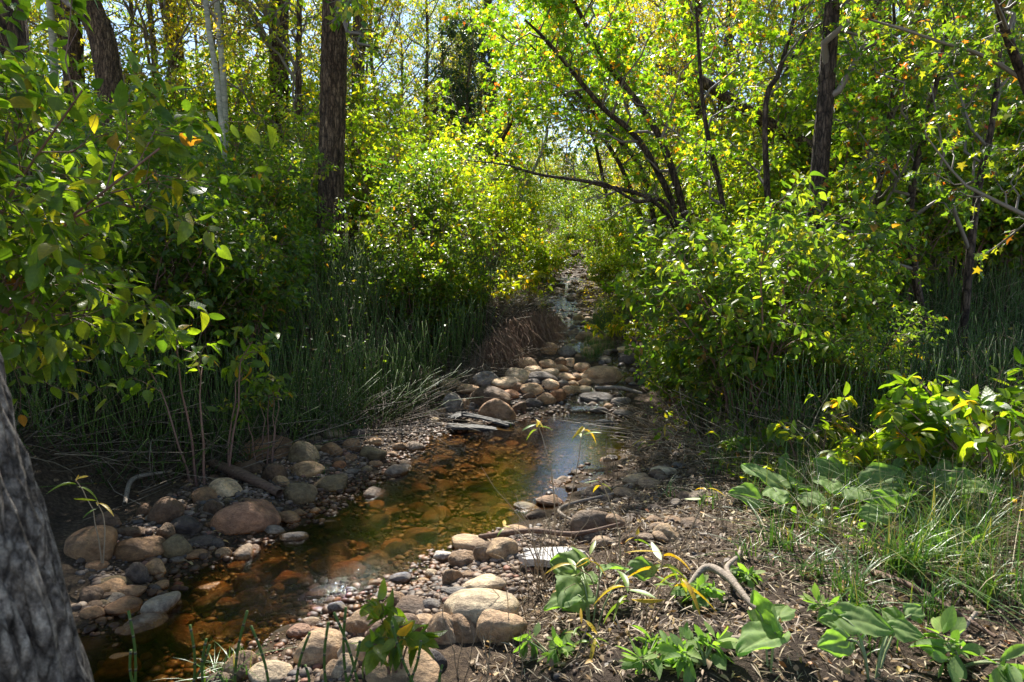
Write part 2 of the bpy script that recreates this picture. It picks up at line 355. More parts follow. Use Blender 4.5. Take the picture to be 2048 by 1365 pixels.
def stem_mat(name, c1, c2, rough=.55, grey=(.3, .25, .2)):
    m, n, l = new_mat(name); g = n.new('ShaderNodeNewGeometry'); r = ramp(n, [(0, c1), (1, c2)]); l.new(g.outputs['Random Per Island'], r.inputs[0])
    tc = n.new('ShaderNodeTexCoord'); v = noise(n, l, 60, 3, tc.outputs['Object']); c = mixc(n, l, r.outputs[0], grey, mathn(n, l, 'MULTIPLY', v.outputs[0], .5))
    out(n, l, pbsdf(n, l, c, rough, bump(n, l, v.outputs[0], .4, .003)).outputs[0]); return m
M_red = stem_mat('red_stem', (.13, .03, .02), (.2, .08, .045)); M_twig = stem_mat('grey_twig', (.06, .045, .035), (.16, .12, .09)); M_dead = stem_mat('dead_wood', (.2, .15, .11), (.42, .34, .26), .7)
def horse_mat(name, cg, cb, cr):
    m, n, l = new_mat(name); uv = n.new('ShaderNodeUVMap'); sp = n.new('ShaderNodeSeparateXYZ'); l.new(uv.outputs[0], sp.inputs[0])
    g = n.new('ShaderNodeNewGeometry'); r = ramp(n, [(0, cg), (1, cr)]); l.new(g.outputs['Random Per Island'], r.inputs[0])
    fr = mathn(n, l, 'FRACT', mathn(n, l, 'MULTIPLY', sp.outputs[1], 17)); b1 = mathn(n, l, 'LESS_THAN', fr, .09); b2 = mathn(n, l, 'LESS_THAN', fr, .18)
    c = mixc(n, l, r.outputs[0], cb, b2); c = mixc(n, l, c, (.03, .03, .025), b1)
    out(n, l, pbsdf(n, l, c, .55, None, .3).outputs[0]); return m
M_horse = horse_mat('horsetail_stem', (.02, .055, .008), (.22, .2, .1), (.1, .16, .02))

def bark_mat(name, c1, c2, c3, su=1.0, aspen=False, zs=1.5):
    m, n, l = new_mat(name); uv = n.new('ShaderNodeUVMap'); tc = n.new('ShaderNodeTexCoord')
    mp = n.new('ShaderNodeMapping'); l.new(tc.outputs['Object'], mp.inputs[0]); mp.inputs['Scale'].default_value = (9 * su, 9 * su, zs * su)
    a = noise(n, l, 2.2, 8, mp.outputs[0], .7); b = noise(n, l, 9, 6, tc.outputs['Object'], .6)
    r = ramp(n, [(.35, c1), (.5, c2), (.68, c3)]); l.new(a.outputs[0], r.inputs[0]); c = r.outputs[0]
    if aspen:
        mp.inputs['Scale'].default_value = (3, 3, 14); r.color_ramp.elements[0].position = .28; r.color_ramp.elements[1].position = .4; r.color_ramp.elements[2].position = .5
    rr = ramp(n, [(.35, (.7, .7, .7)), (.7, (1.25, 1.2, 1.15))]); l.new(b.outputs[0], rr.inputs[0]); c = mixc(n, l, c, rr.outputs[0], 1.0, 'MULTIPLY')
    f_ = noise(n, l, 38 * su, 6, tc.outputs['Object'], .75); r4 = ramp(n, [(.35, (.45, .42, .4)), (.5, (1, 1, 1)), (.68, (1.5, 1.42, 1.3))]); l.new(f_.outputs[0], r4.inputs[0])
    if not aspen: c = mixc(n, l, c, r4.outputs[0], .75, 'MULTIPLY')
    if not aspen:
        m2 = n.new('ShaderNodeMapping'); m2.inputs['Scale'].default_value = (22 * su ** .6, 22 * su ** .6, 5.5 * su ** .6); dd = n.new('ShaderNodeVectorMath'); dd.operation = 'MULTIPLY_ADD'; l.new(b.outputs[1], dd.inputs[0]); dd.inputs[1].default_value = (.05, .05, .12); l.new(tc.outputs['Object'], dd.inputs[2]); l.new(dd.outputs[0], m2.inputs[0])
        vv = n.new('ShaderNodeTexVoronoi'); vv.feature = 'DISTANCE_TO_EDGE'; vv.inputs['Scale'].default_value = 1.0; l.new(m2.outputs[0], vv.inputs['Vector']); r5 = ramp(n, [(0, (.25, .22, .2)), (.1, (.8, .78, .76)), (.3, (1.15, 1.12, 1.1))]); l.new(vv.outputs[0], r5.inputs[0]); c = mixc(n, l, c, r5.outputs[0], .85, 'MULTIPLY')
        bm = bump(n, l, r5.outputs[0], .8, .02)
    else: bm = None
    nn = bump(n, l, a.outputs[0], .2 if aspen else .9, .02, bm); nn = bump(n, l, f_.outputs[0], .1 if aspen else .7, .012, nn); out(n, l, pbsdf(n, l, c, .85, nn, .25).outputs[0]); return m
M_bark = bark_mat('cottonwood_bark', (.03, .019, .012), (.105, .07, .045), (.25, .18, .12))
M_greybark = bark_mat('grey_bark', (.07, .06, .05), (.3, .265, .23), (.68, .62, .53), 2.2, zs=5.5)
M_aspen = bark_mat('aspen_bark', (.05, .045, .04), (.22, .22, .17), (.34, .33, .26), 1, True)
M_dark = bark_mat('dark_bark', (.03, .02, .015), (.085, .06, .045), (.17, .125, .09))

def rock_mat(merged=False):
    m, n, l = new_mat('river_stone'); tc = n.new('ShaderNodeTexCoord'); oi = n.new('ShaderNodeObjectInfo'); g = n.new('ShaderNodeNewGeometry')
    va = n.new('ShaderNodeVectorMath'); va.operation = 'ADD'; l.new(tc.outputs['Object'], va.inputs[0]); sc_ = n.new('ShaderNodeVectorMath'); sc_.operation = 'SCALE'
    cx = n.new('ShaderNodeCombineXYZ'); l.new(oi.outputs['Random'], cx.inputs[0]); l.new(oi.outputs['Random'], cx.inputs[1]); l.new(cx.outputs[0], sc_.inputs[0]); sc_.inputs['Scale'].default_value = 37; l.new(sc_.outputs[0], va.inputs[1])
    v = va.outputs[0]; a = noise(n, l, 1.1, 5, v, .6); b = noise(n, l, 28, 4, v, .7); d = noise(n, l, 4, 8, v, .65)
    c = oi.outputs['Color']
    if merged:
        rp = ramp(n, [(0, (.12, .09, .07)), (.3, (.26, .17, .10)), (.5, (.2, .18, .16)), (.75, (.36, .24, .14)), (1, (.45, .36, .26))]); l.new(g.outputs['Random Per Island'], rp.inputs[0]); c = rp.outputs[0]
        s8 = n.new('ShaderNodeVectorMath'); s8.operation = 'SCALE'; s8.inputs['Scale'].default_value = 12; l.new(tc.outputs['Object'], s8.inputs[0]); v = s8.outputs[0]
        for q_ in (a, b, d): l.new(v, q_.inputs['Vector'])
    r1 = ramp(n, [(.38, (.45, .42, .42)), (.52, (1, 1, 1)), (.7, (1.25, 1.15, 1.0))]); l.new(a.outputs[0], r1.inputs[0]); c = mixc(n, l, c, r1.outputs[0], .85, 'MULTIPLY')
    r2 = ramp(n, [(.3, (.62, .6, .58)), (.5, (1, 1, 1)), (.75, (1.3, 1.27, 1.2))]); l.new(b.outputs[0], r2.inputs[0]); c = mixc(n, l, c, r2.outputs[0], .6, 'MULTIPLY')
    r3 = ramp(n, [(.42, (.7, .66, .62)), (.56, (1.1, 1.08, 1.05))]); l.new(d.outputs[0], r3.inputs[0]); c = mixc(n, l, c, r3.outputs[0], .7, 'MULTIPLY')
    # fine cracks
    vo = n.new('ShaderNodeTexVoronoi'); vo.feature = 'DISTANCE_TO_EDGE'; vo.inputs['Scale'].default_value = 1.3; dv = n.new('ShaderNodeVectorMath'); dv.operation = 'ADD'; l.new(v, dv.inputs[0]); l.new(d.outputs[1], dv.inputs[1]); l.new(dv.outputs[0], vo.inputs['Vector'])
    ck = mathn(n, l, 'LESS_THAN', vo.outputs[0], .012); c = mixc(n, l, c, (.06, .045, .035), mathn(n, l, 'MULTIPLY', ck, .55))
    # wet, algae-stained below the waterline of the pool
    sp = n.new('ShaderNodeSeparateXYZ'); l.new(g.outputs['Position'], sp.inputs[0]); h = mathn(n, l, 'ADD', sp.outputs[2], mathn(n, l, 'MULTIPLY', mathn(n, l, 'SUBTRACT', d.outputs[0], .5), .03))
    wet = n.new('ShaderNodeMapRange'); l.new(h, wet.inputs[0]); wet.inputs[1].default_value = .012; wet.inputs[2].default_value = .028; wet.inputs[3].default_value = 1; wet.inputs[4].default_value = 0
    c = mixc(n, l, c, mixc(n, l, c, (.72, .45, .2), 1.0, 'MULTIPLY'), wet.outputs[0])
    ro = n.new('ShaderNodeMapRange'); l.new(wet.outputs[0], ro.inputs[0]); ro.inputs[3].default_value = .68; ro.inputs[4].default_value = .22
    nb = bump(n, l, b.outputs[0], .35, .02); nb = bump(n, l, d.outputs[0], .5, .08, nb)
    out(n, l, pbsdf(n, l, c, ro.outputs[0], nb, .35).outputs[0]); return m
M_rock = rock_mat(); M_cob = rock_mat(True)
def pebble_mat():
    m, n, l = new_mat('gravel_stone'); g = n.new('ShaderNodeNewGeometry'); tc = n.new('ShaderNodeTexCoord')
    r = ramp(n, [(0, (.06, .045, .035)), (.3, (.14, .09, .06)), (.5, (.1, .09, .085)), (.7, (.2, .135, .085)), (.9, (.3, .23, .17)), (1, (.24, .1, .06))]); l.new(g.outputs['Random Per Island'], r.inputs[0])
    b = noise(n, l, 90, 3, tc.outputs['Object']); rr = ramp(n, [(.3, (.7, .7, .7)), (.7, (1.2, 1.2, 1.2))]); l.new(b.outputs[0], rr.inputs[0]); c = mixc(n, l, r.outputs[0], rr.outputs[0], 1.0, 'MULTIPLY')
    sp = n.new('ShaderNodeSeparateXYZ'); l.new(g.outputs['Position'], sp.inputs[0])
    wet = n.new('ShaderNodeMapRange'); l.new(sp.outputs[2], wet.inputs[0]); wet.inputs[1].default_value = .01; wet.inputs[2].default_value = .05; wet.inputs[3].default_value = 1; wet.inputs[4].default_value = 0
    c = mixc(n, l, c, mixc(n, l, c, (.6, .36, .16), 1.0, 'MULTIPLY'), wet.outputs[0])
    ro = n.new('ShaderNodeMapRange'); l.new(wet.outputs[0], ro.inputs[0]); ro.inputs[3].default_value = .65; ro.inputs[4].default_value = .5
    out(n, l, pbsdf(n, l, c, ro.outputs[0], bump(n, l, b.outputs[0], .5, .004), .3).outputs[0]); return m
M_pebble = pebble_mat()
def ground_mat():
    m, n, l = new_mat('creek_ground'); tc = n.new('ShaderNodeTexCoord'); v = tc.outputs['Object']
    at_ = n.new('ShaderNodeAttribute'); at_.attribute_name = 'zone'; sp = n.new('ShaderNodeSeparateColor'); l.new(at_.outputs[0], sp.inputs[0])
    a = noise(n, l, 3, 6, v); b = noise(n, l, 40, 6, v, .7); f = noise(n, l, 160, 3, v)
    lit = ramp(n, [(.3, (.05, .033, .022)), (.5, (.12, .08, .05)), (.66, (.24, .17, .1)), (.8, (.36, .28, .18))]); l.new(b.outputs[0], lit.inputs[0])
    so_ = ramp(n, [(.35, (.045, .03, .022)), (.65, (.1, .07, .05))]); l.new(b.outputs[0], so_.inputs[0])
    vo = n.new('ShaderNodeTexVoronoi'); vo.inputs['Scale'].default_value = 26; dv = n.new('ShaderNodeVectorMath'); dv.operation = 'ADD'; l.new(v, dv.inputs[0]); s2 = n.new('ShaderNodeVectorMath'); s2.operation = 'SCALE'; s2.inputs['Scale'].default_value = .03; l.new(a.outputs[1], s2.inputs[0]); l.new(s2.outputs[0], dv.inputs[1]); l.new(dv.outputs[0], vo.inputs['Vector'])
    vs = n.new('ShaderNodeSeparateColor'); l.new(vo.outputs['Color'], vs.inputs[0])
    bed = ramp(n, [(0, (.05, .03, .015)), (.4, (.11, .065, .025)), (.7, (.19, .12, .045)), (1, (.1, .08, .05))]); l.new(vs.outputs[0], bed.inputs[0])
    eg = ramp(n, [(.0, (1.1, 1.1, 1.1)), (.025, (.9, .9, .9)), (.04, (.4, .4, .4))]); l.new(vo.outputs['Distance'], eg.inputs[0]); bc = mixc(n, l, bed.outputs[0], eg.outputs[0], .8, 'MULTIPLY')
    c = mixc(n, l, lit.outputs[0], so_.outputs[0], sp.outputs[1]); c = mixc(n, l, c, bc, sp.outputs[0])
    rr = ramp(n, [(.3, (.65, .65, .65)), (.7, (1.2, 1.2, 1.2))]); l.new(a.outputs[0], rr.inputs[0]); c = mixc(n, l, c, rr.outputs[0], 1.0, 'MULTIPLY')
    nb = bump(n, l, b.outputs[0], .8, .03); nb = bump(n, l, f.outputs[0], .6, .008, nb)
    out(n, l, pbsdf(n, l, c, .85, nb, .2).outputs[0]); return m
M_ground = ground_mat()
def water_mat():
    m, n, l = new_mat('creek_water'); tc = n.new('ShaderNodeTexCoord'); v = tc.outputs['Object']
    at_ = n.new('ShaderNodeAttribute'); at_.attribute_name = 'chop'; sp = n.new('ShaderNodeSeparateColor'); l.new(at_.outputs[0], sp.inputs[0])
    mp = n.new('ShaderNodeMapping'); mp.inputs['Rotation'].default_value = (0, 0, R(-38)); mp.inputs['Scale'].default_value = (1, 2.2, 1); l.new(v, mp.inputs[0])
    a = noise(n, l, 5, 3, v); b = noise(n, l, 26, 3, mp.outputs[0])
    h = mathn(n, l, 'ADD', mathn(n, l, 'MULTIPLY', a.outputs[0], .12), mathn(n, l, 'MULTIPLY', mathn(n, l, 'MULTIPLY', b.outputs[0], 1.6), sp.outputs[0]))
    nb = bump(n, l, h, .55, .012)
    fr = n.new('ShaderNodeFresnel'); fr.inputs[0].default_value = 1.33; l.new(nb, fr.inputs[1])
    f2 = mathn(n, l, 'MULTIPLY', fr.outputs[0], 1.6, True)
    tr = n.new('ShaderNodeBsdfTransparent'); tr.inputs[0].default_value = (.72, .54, .29, 1)
    gl = n.new('ShaderNodeBsdfGlossy'); l.new(mathn(n, l, 'ADD', mathn(n, l, 'MULTIPLY', sp.outputs[0], .03, True), .004), gl.inputs['Roughness']); l.new(nb, gl.inputs['Normal'])
    mx = n.new('ShaderNodeMixShader'); l.new(f2, mx.inputs[0]); l.new(tr.outputs[0], mx.inputs[1]); l.new(gl.outputs[0], mx.inputs[2]); out(n, l, mx.outputs[0]); return m
M_water = water_mat()
def plain_wood(name, c1, c2, rough=.6, sx=(2, 30, 30)):
    m, n, l = new_mat(name); tc = n.new('ShaderNodeTexCoord'); mp = n.new('ShaderNodeMapping'); mp.inputs['Scale'].default_value = sx; l.new(tc.outputs['Object'], mp.inputs[0])
    a = noise(n, l, 3, 6, mp.outputs[0], .7); r = ramp(n, [(.35, c1), (.65, c2)]); l.new(a.outputs[0], r.inputs[0])
    out(n, l, pbsdf(n, l, r.outputs[0], rough, bump(n, l, a.outputs[0], .6, .006), .5).outputs[0]); return m
M_plank = plain_wood('wet_grey_wood', (.03, .028, .026), (.10, .09, .08), .75)
M_board = plain_wood('bleached_wood', (.2, .19, .18), (.5, .48, .45), .5)
M_log = plain_wood('brown_log', (.06, .03, .018), (.2, .12, .075), .8)
M_drift = plain_wood('driftwood', (.12, .09, .065), (.4, .32, .24), .75, (6, 40, 40))

# ------------------------------------------------------------------ ground sheet
def axis(a, b, c, d, fine, n):   # fine between b and c, growing outward
    mid = np.arange(b, c, fine); lo = b - np.cumsum(np.geomspace(fine * 1.2, (b - a) * .14, n)); lo = lo[lo > a]; hi = mid[-1] + np.cumsum(np.geomspace(fine * 1.2, (d - c) * .14, n)); hi = hi[hi < d]
    return np.concatenate([[a], lo[::-1], mid, hi, [d]])
xs = axis(-150, -4.2, 5.2, 150, .026, 55); ys = axis(-30, 1.6, 11.5, 260, .028, 60)
X, Y = np.meshgrid(xs, ys); Z = Hraw(X, Y).reshape(X.shape)
idx = np.arange(X.size).reshape(X.shape); F = np.stack([idx[:-1, :-1], idx[:-1, 1:], idx[1:, 1:], idx[1:, :-1]], -1).reshape(-1, 4)
gmb = MB().add(np.stack([X, Y, Z], -1), F)
go = tag(gmb.obj('ground', M_ground), 'brown leaf-strewn creek bank and gravelly stream bed', 'ground', None, 'structure')
PP = np.stack([X.ravel(), Y.ravel()], 1); dW_, dB_ = fields(PP)
bedf = sstep(.25, -.05, dW_ + .06 * n2(PP)); mx_, my_ = unproj(1330, 1290, .3)
soil = np.exp(-(((PP[:, 0] - mx_) / .6) ** 2 + ((PP[:, 1] - my_) / .42) ** 2)) * 1.6 + .9 * sstep(.1, .6, n1(PP * .9)) * (dB_ > 0) * .6
colr = np.stack([bedf, np.clip(soil, 0, 1), np.zeros_like(bedf), np.ones_like(bedf)], 1)
ca = go.data.attributes.new('zone', 'FLOAT_COLOR', 'POINT'); ca.data.foreach_set('color', colr.astype(np.float32).ravel())

# ------------------------------------------------------------------ water
def inpool(P): return sdf(WP, P)
wx = np.arange(-7, 2.2, .05); wy = np.arange(1.9, 8.25, .05); X, Y = np.meshgrid(wx, wy); PP = np.stack([X.ravel(), Y.ravel()], 1)
d = inpool(PP).reshape(X.shape); keep = d < .22; idx = np.arange(X.size).reshape(X.shape)
F = np.stack([idx[:-1, :-1], idx[:-1, 1:], idx[1:, 1:], idx[1:, :-1]], -1); kf = keep[:-1, :-1] & keep[:-1, 1:] & keep[1:, 1:] & keep[1:, :-1]; F = F[kf]
used = np.unique(F); rm = np.full(X.size, -1); rm[used] = np.arange(len(used))
V = np.stack([X.ravel(), Y.ravel(), np.zeros(X.size)], 1)[used]
po = tag(MB().add(V, rm[F]).obj('pool_water', M_water), 'still amber pool reflecting blue sky below the heap of stones', 'water', None, 'structure')
q = V[:, :2]; fx, fy = unproj(640, 1180); ch = .10 + .7 * np.exp(-(((q[:, 0] - fx) / .5) ** 2 + ((q[:, 1] - fy) / .45) ** 2)) + 1.3 * 1.6 * np.exp(-((q[:, 0] - .95) ** 2 + (q[:, 1] - 8.0) ** 2) / .2) + .9 * sstep(-1.6, -2.2, q[:, 0])
c4 = np.repeat(ch[:, None], 4, 1); po.data.attributes.new('chop', 'FLOAT_COLOR', 'POINT').data.foreach_set('color', c4.astype(np.float32).ravel())
yy = np.concatenate([np.arange(8.0, 14, .06), np.arange(14, 23, .3)]); ss = np.linspace(-1, 1, 15)
cxv = np.interp(yy, CY, CX); cwv = np.interp(yy, CY, CW) + .1
X = cxv[:, None] + ss[None] * cwv[:, None]; Y = np.repeat(yy[:, None], 15, 1)
Zs = zw(Y) + .004; Zs = Zs + .018 * n3(np.stack([X.ravel(), Y.ravel()], 1)).reshape(X.shape) * ((Y > 8.15) & (Y < 10.9)) - .02 * (Y <= 8.1)
idx = np.arange(X.size).reshape(X.shape); F = np.stack([idx[:-1, :-1], idx[:-1, 1:], idx[1:, 1:], idx[1:, :-1]], -1).reshape(-1, 4)
so_ = tag(MB().add(np.stack([X, Y, Zs], -1), F).obj('stream_water', M_water), 'narrow sparkling stream running down over the stones from upstream', 'water', None, 'structure')
chv = np.interp(Y.ravel(), [8, 10.8, 12, 50], [2.6, 2.6, .6, .8]); so_.data.attributes.new('chop', 'FLOAT_COLOR', 'POINT').data.foreach_set('color', np.repeat(chv[:, None], 4, 1).astype(np.float32).ravel())

# ------------------------------------------------------------------ stones
def icosphere(sub):
    t = (1 + 5 ** .5) / 2; V = [(-1, t, 0), (1, t, 0), (-1, -t, 0), (1, -t, 0), (0, -1, t), (0, 1, t), (0, -1, -t), (0, 1, -t), (t, 0, -1), (t, 0, 1), (-t, 0, -1), (-t, 0, 1)]
    F = [(0, 11, 5), (0, 5, 1), (0, 1, 7), (0, 7, 10), (0, 10, 11), (1, 5, 9), (5, 11, 4), (11, 10, 2), (10, 7, 6), (7, 1, 8), (3, 9, 4), (3, 4, 2), (3, 2, 6), (3, 6, 8), (3, 8, 9), (4, 9, 5), (2, 4, 11), (6, 2, 10), (8, 6, 7), (9, 8, 1)]
    V = [np.array(v) / np.linalg.norm(v) for v in V]
    for _ in range(sub):
        c = {}; N = []
        def mid(a, b):
            k = (min(a, b), max(a, b))
            if k not in c: m_ = V[a] + V[b]; V.append(m_ / np.linalg.norm(m_)); c[k] = len(V) - 1
            return c[k]
        for a, b, d_ in F:
            x, y, z = mid(a, b), mid(b, d_), mid(d_, a); N += [(a, x, z), (b, y, x), (d_, z, y), (x, y, z)]
        F = N
    return np.array(V), np.array(F)
IV, IF = icosphere(4); IV2, IF2 = icosphere(1)
def rock_shape(seed, V, facets=9, soft=.05):
    g = np.random.default_rng(seed); D = unit(g.normal(size=(facets, 3))); h = g.uniform(.62, .97, facets)
    dots = V @ D.T; r = np.where(dots > .05, h / np.maximum(dots, .05), 9)
    r = np.concatenate([r, np.ones((len(V), 1)) * 1.0], 1); k = 9.0
    r = -np.log(np.exp(-k * r).sum(1)) / k; r = np.maximum(r, .3)
    P = V * r[:, None]; P = P + V * (.035 * SN(seed + 50, 3, 12, 3)(V) + .012 * SN(seed + 80, 3, 16, 11)(V))[:, None]
    P -= (P.max(0) + P.min(0)) / 2; P /= (P.max(0) - P.min(0)) / 2
    return P
ROCKM = [MB().add(rock_shape(100 + i, IV, 5 + i % 8), IF).mesh('stone', M_rock) for i in range(16)]
COL = dict(tan=(.46, .32, .19), pale=(.6, .47, .32), brown=(.31, .2, .115), dark=(.105, .09, .085), grey=(.21, .195, .18), red=(.38, .23, .15), olive=(.22, .18, .11), rust=(.34, .17, .08), white=(.6, .56, .5), umber=(.17, .115, .075))
nrock = [0]
def stone(px, py, wpx, hpx, c, label, group=None, sink=.28, seed=None, rz=None, tilt=0):
    sink = sink + .07
    g = np.random.default_rng(900 + nrock[0] if seed is None else seed); nrock[0] += 1
    P, t = G(px, py + .28 * hpx); k_ = 1.3 if group in (DM, RB) else 1.16; Wm = k_ * wpx * t / FPX; Hm = k_ * hpx * t / FPX
    th = math.atan2(CAMZ - P[2], P[1]); Dm = Wm * g.uniform(.7, .9); Zm = np.clip((Hm - Dm * math.sin(th) * .7) / math.cos(th), .35 * Wm, 1.15 * Wm)
    o = link('river_stone', ROCKM[int(g.integers(16))]); o.location = (P[0], P[1] + Dm * .12, P[2] + Zm * (.5 - sink))
    o.rotation_euler = (g.uniform(-.12, .12), g.uniform(-.12, .12) + tilt, PI * int(g.integers(2)) + g.uniform(-.25, .25) if rz is None else rz); o.scale = (Wm / 2, Dm / 2, Zm / 2)
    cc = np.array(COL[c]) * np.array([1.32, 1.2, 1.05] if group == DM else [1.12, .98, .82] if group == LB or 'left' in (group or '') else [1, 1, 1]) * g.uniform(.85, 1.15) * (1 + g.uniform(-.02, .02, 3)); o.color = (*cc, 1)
    return tag(o, label, 'stone', group)
LB, RB, DM, UW = 'stones along the shaded left bank', 'stones along the sunny right edge of the pool', 'stones heaped across the creek', 'stones standing in the shallow water'
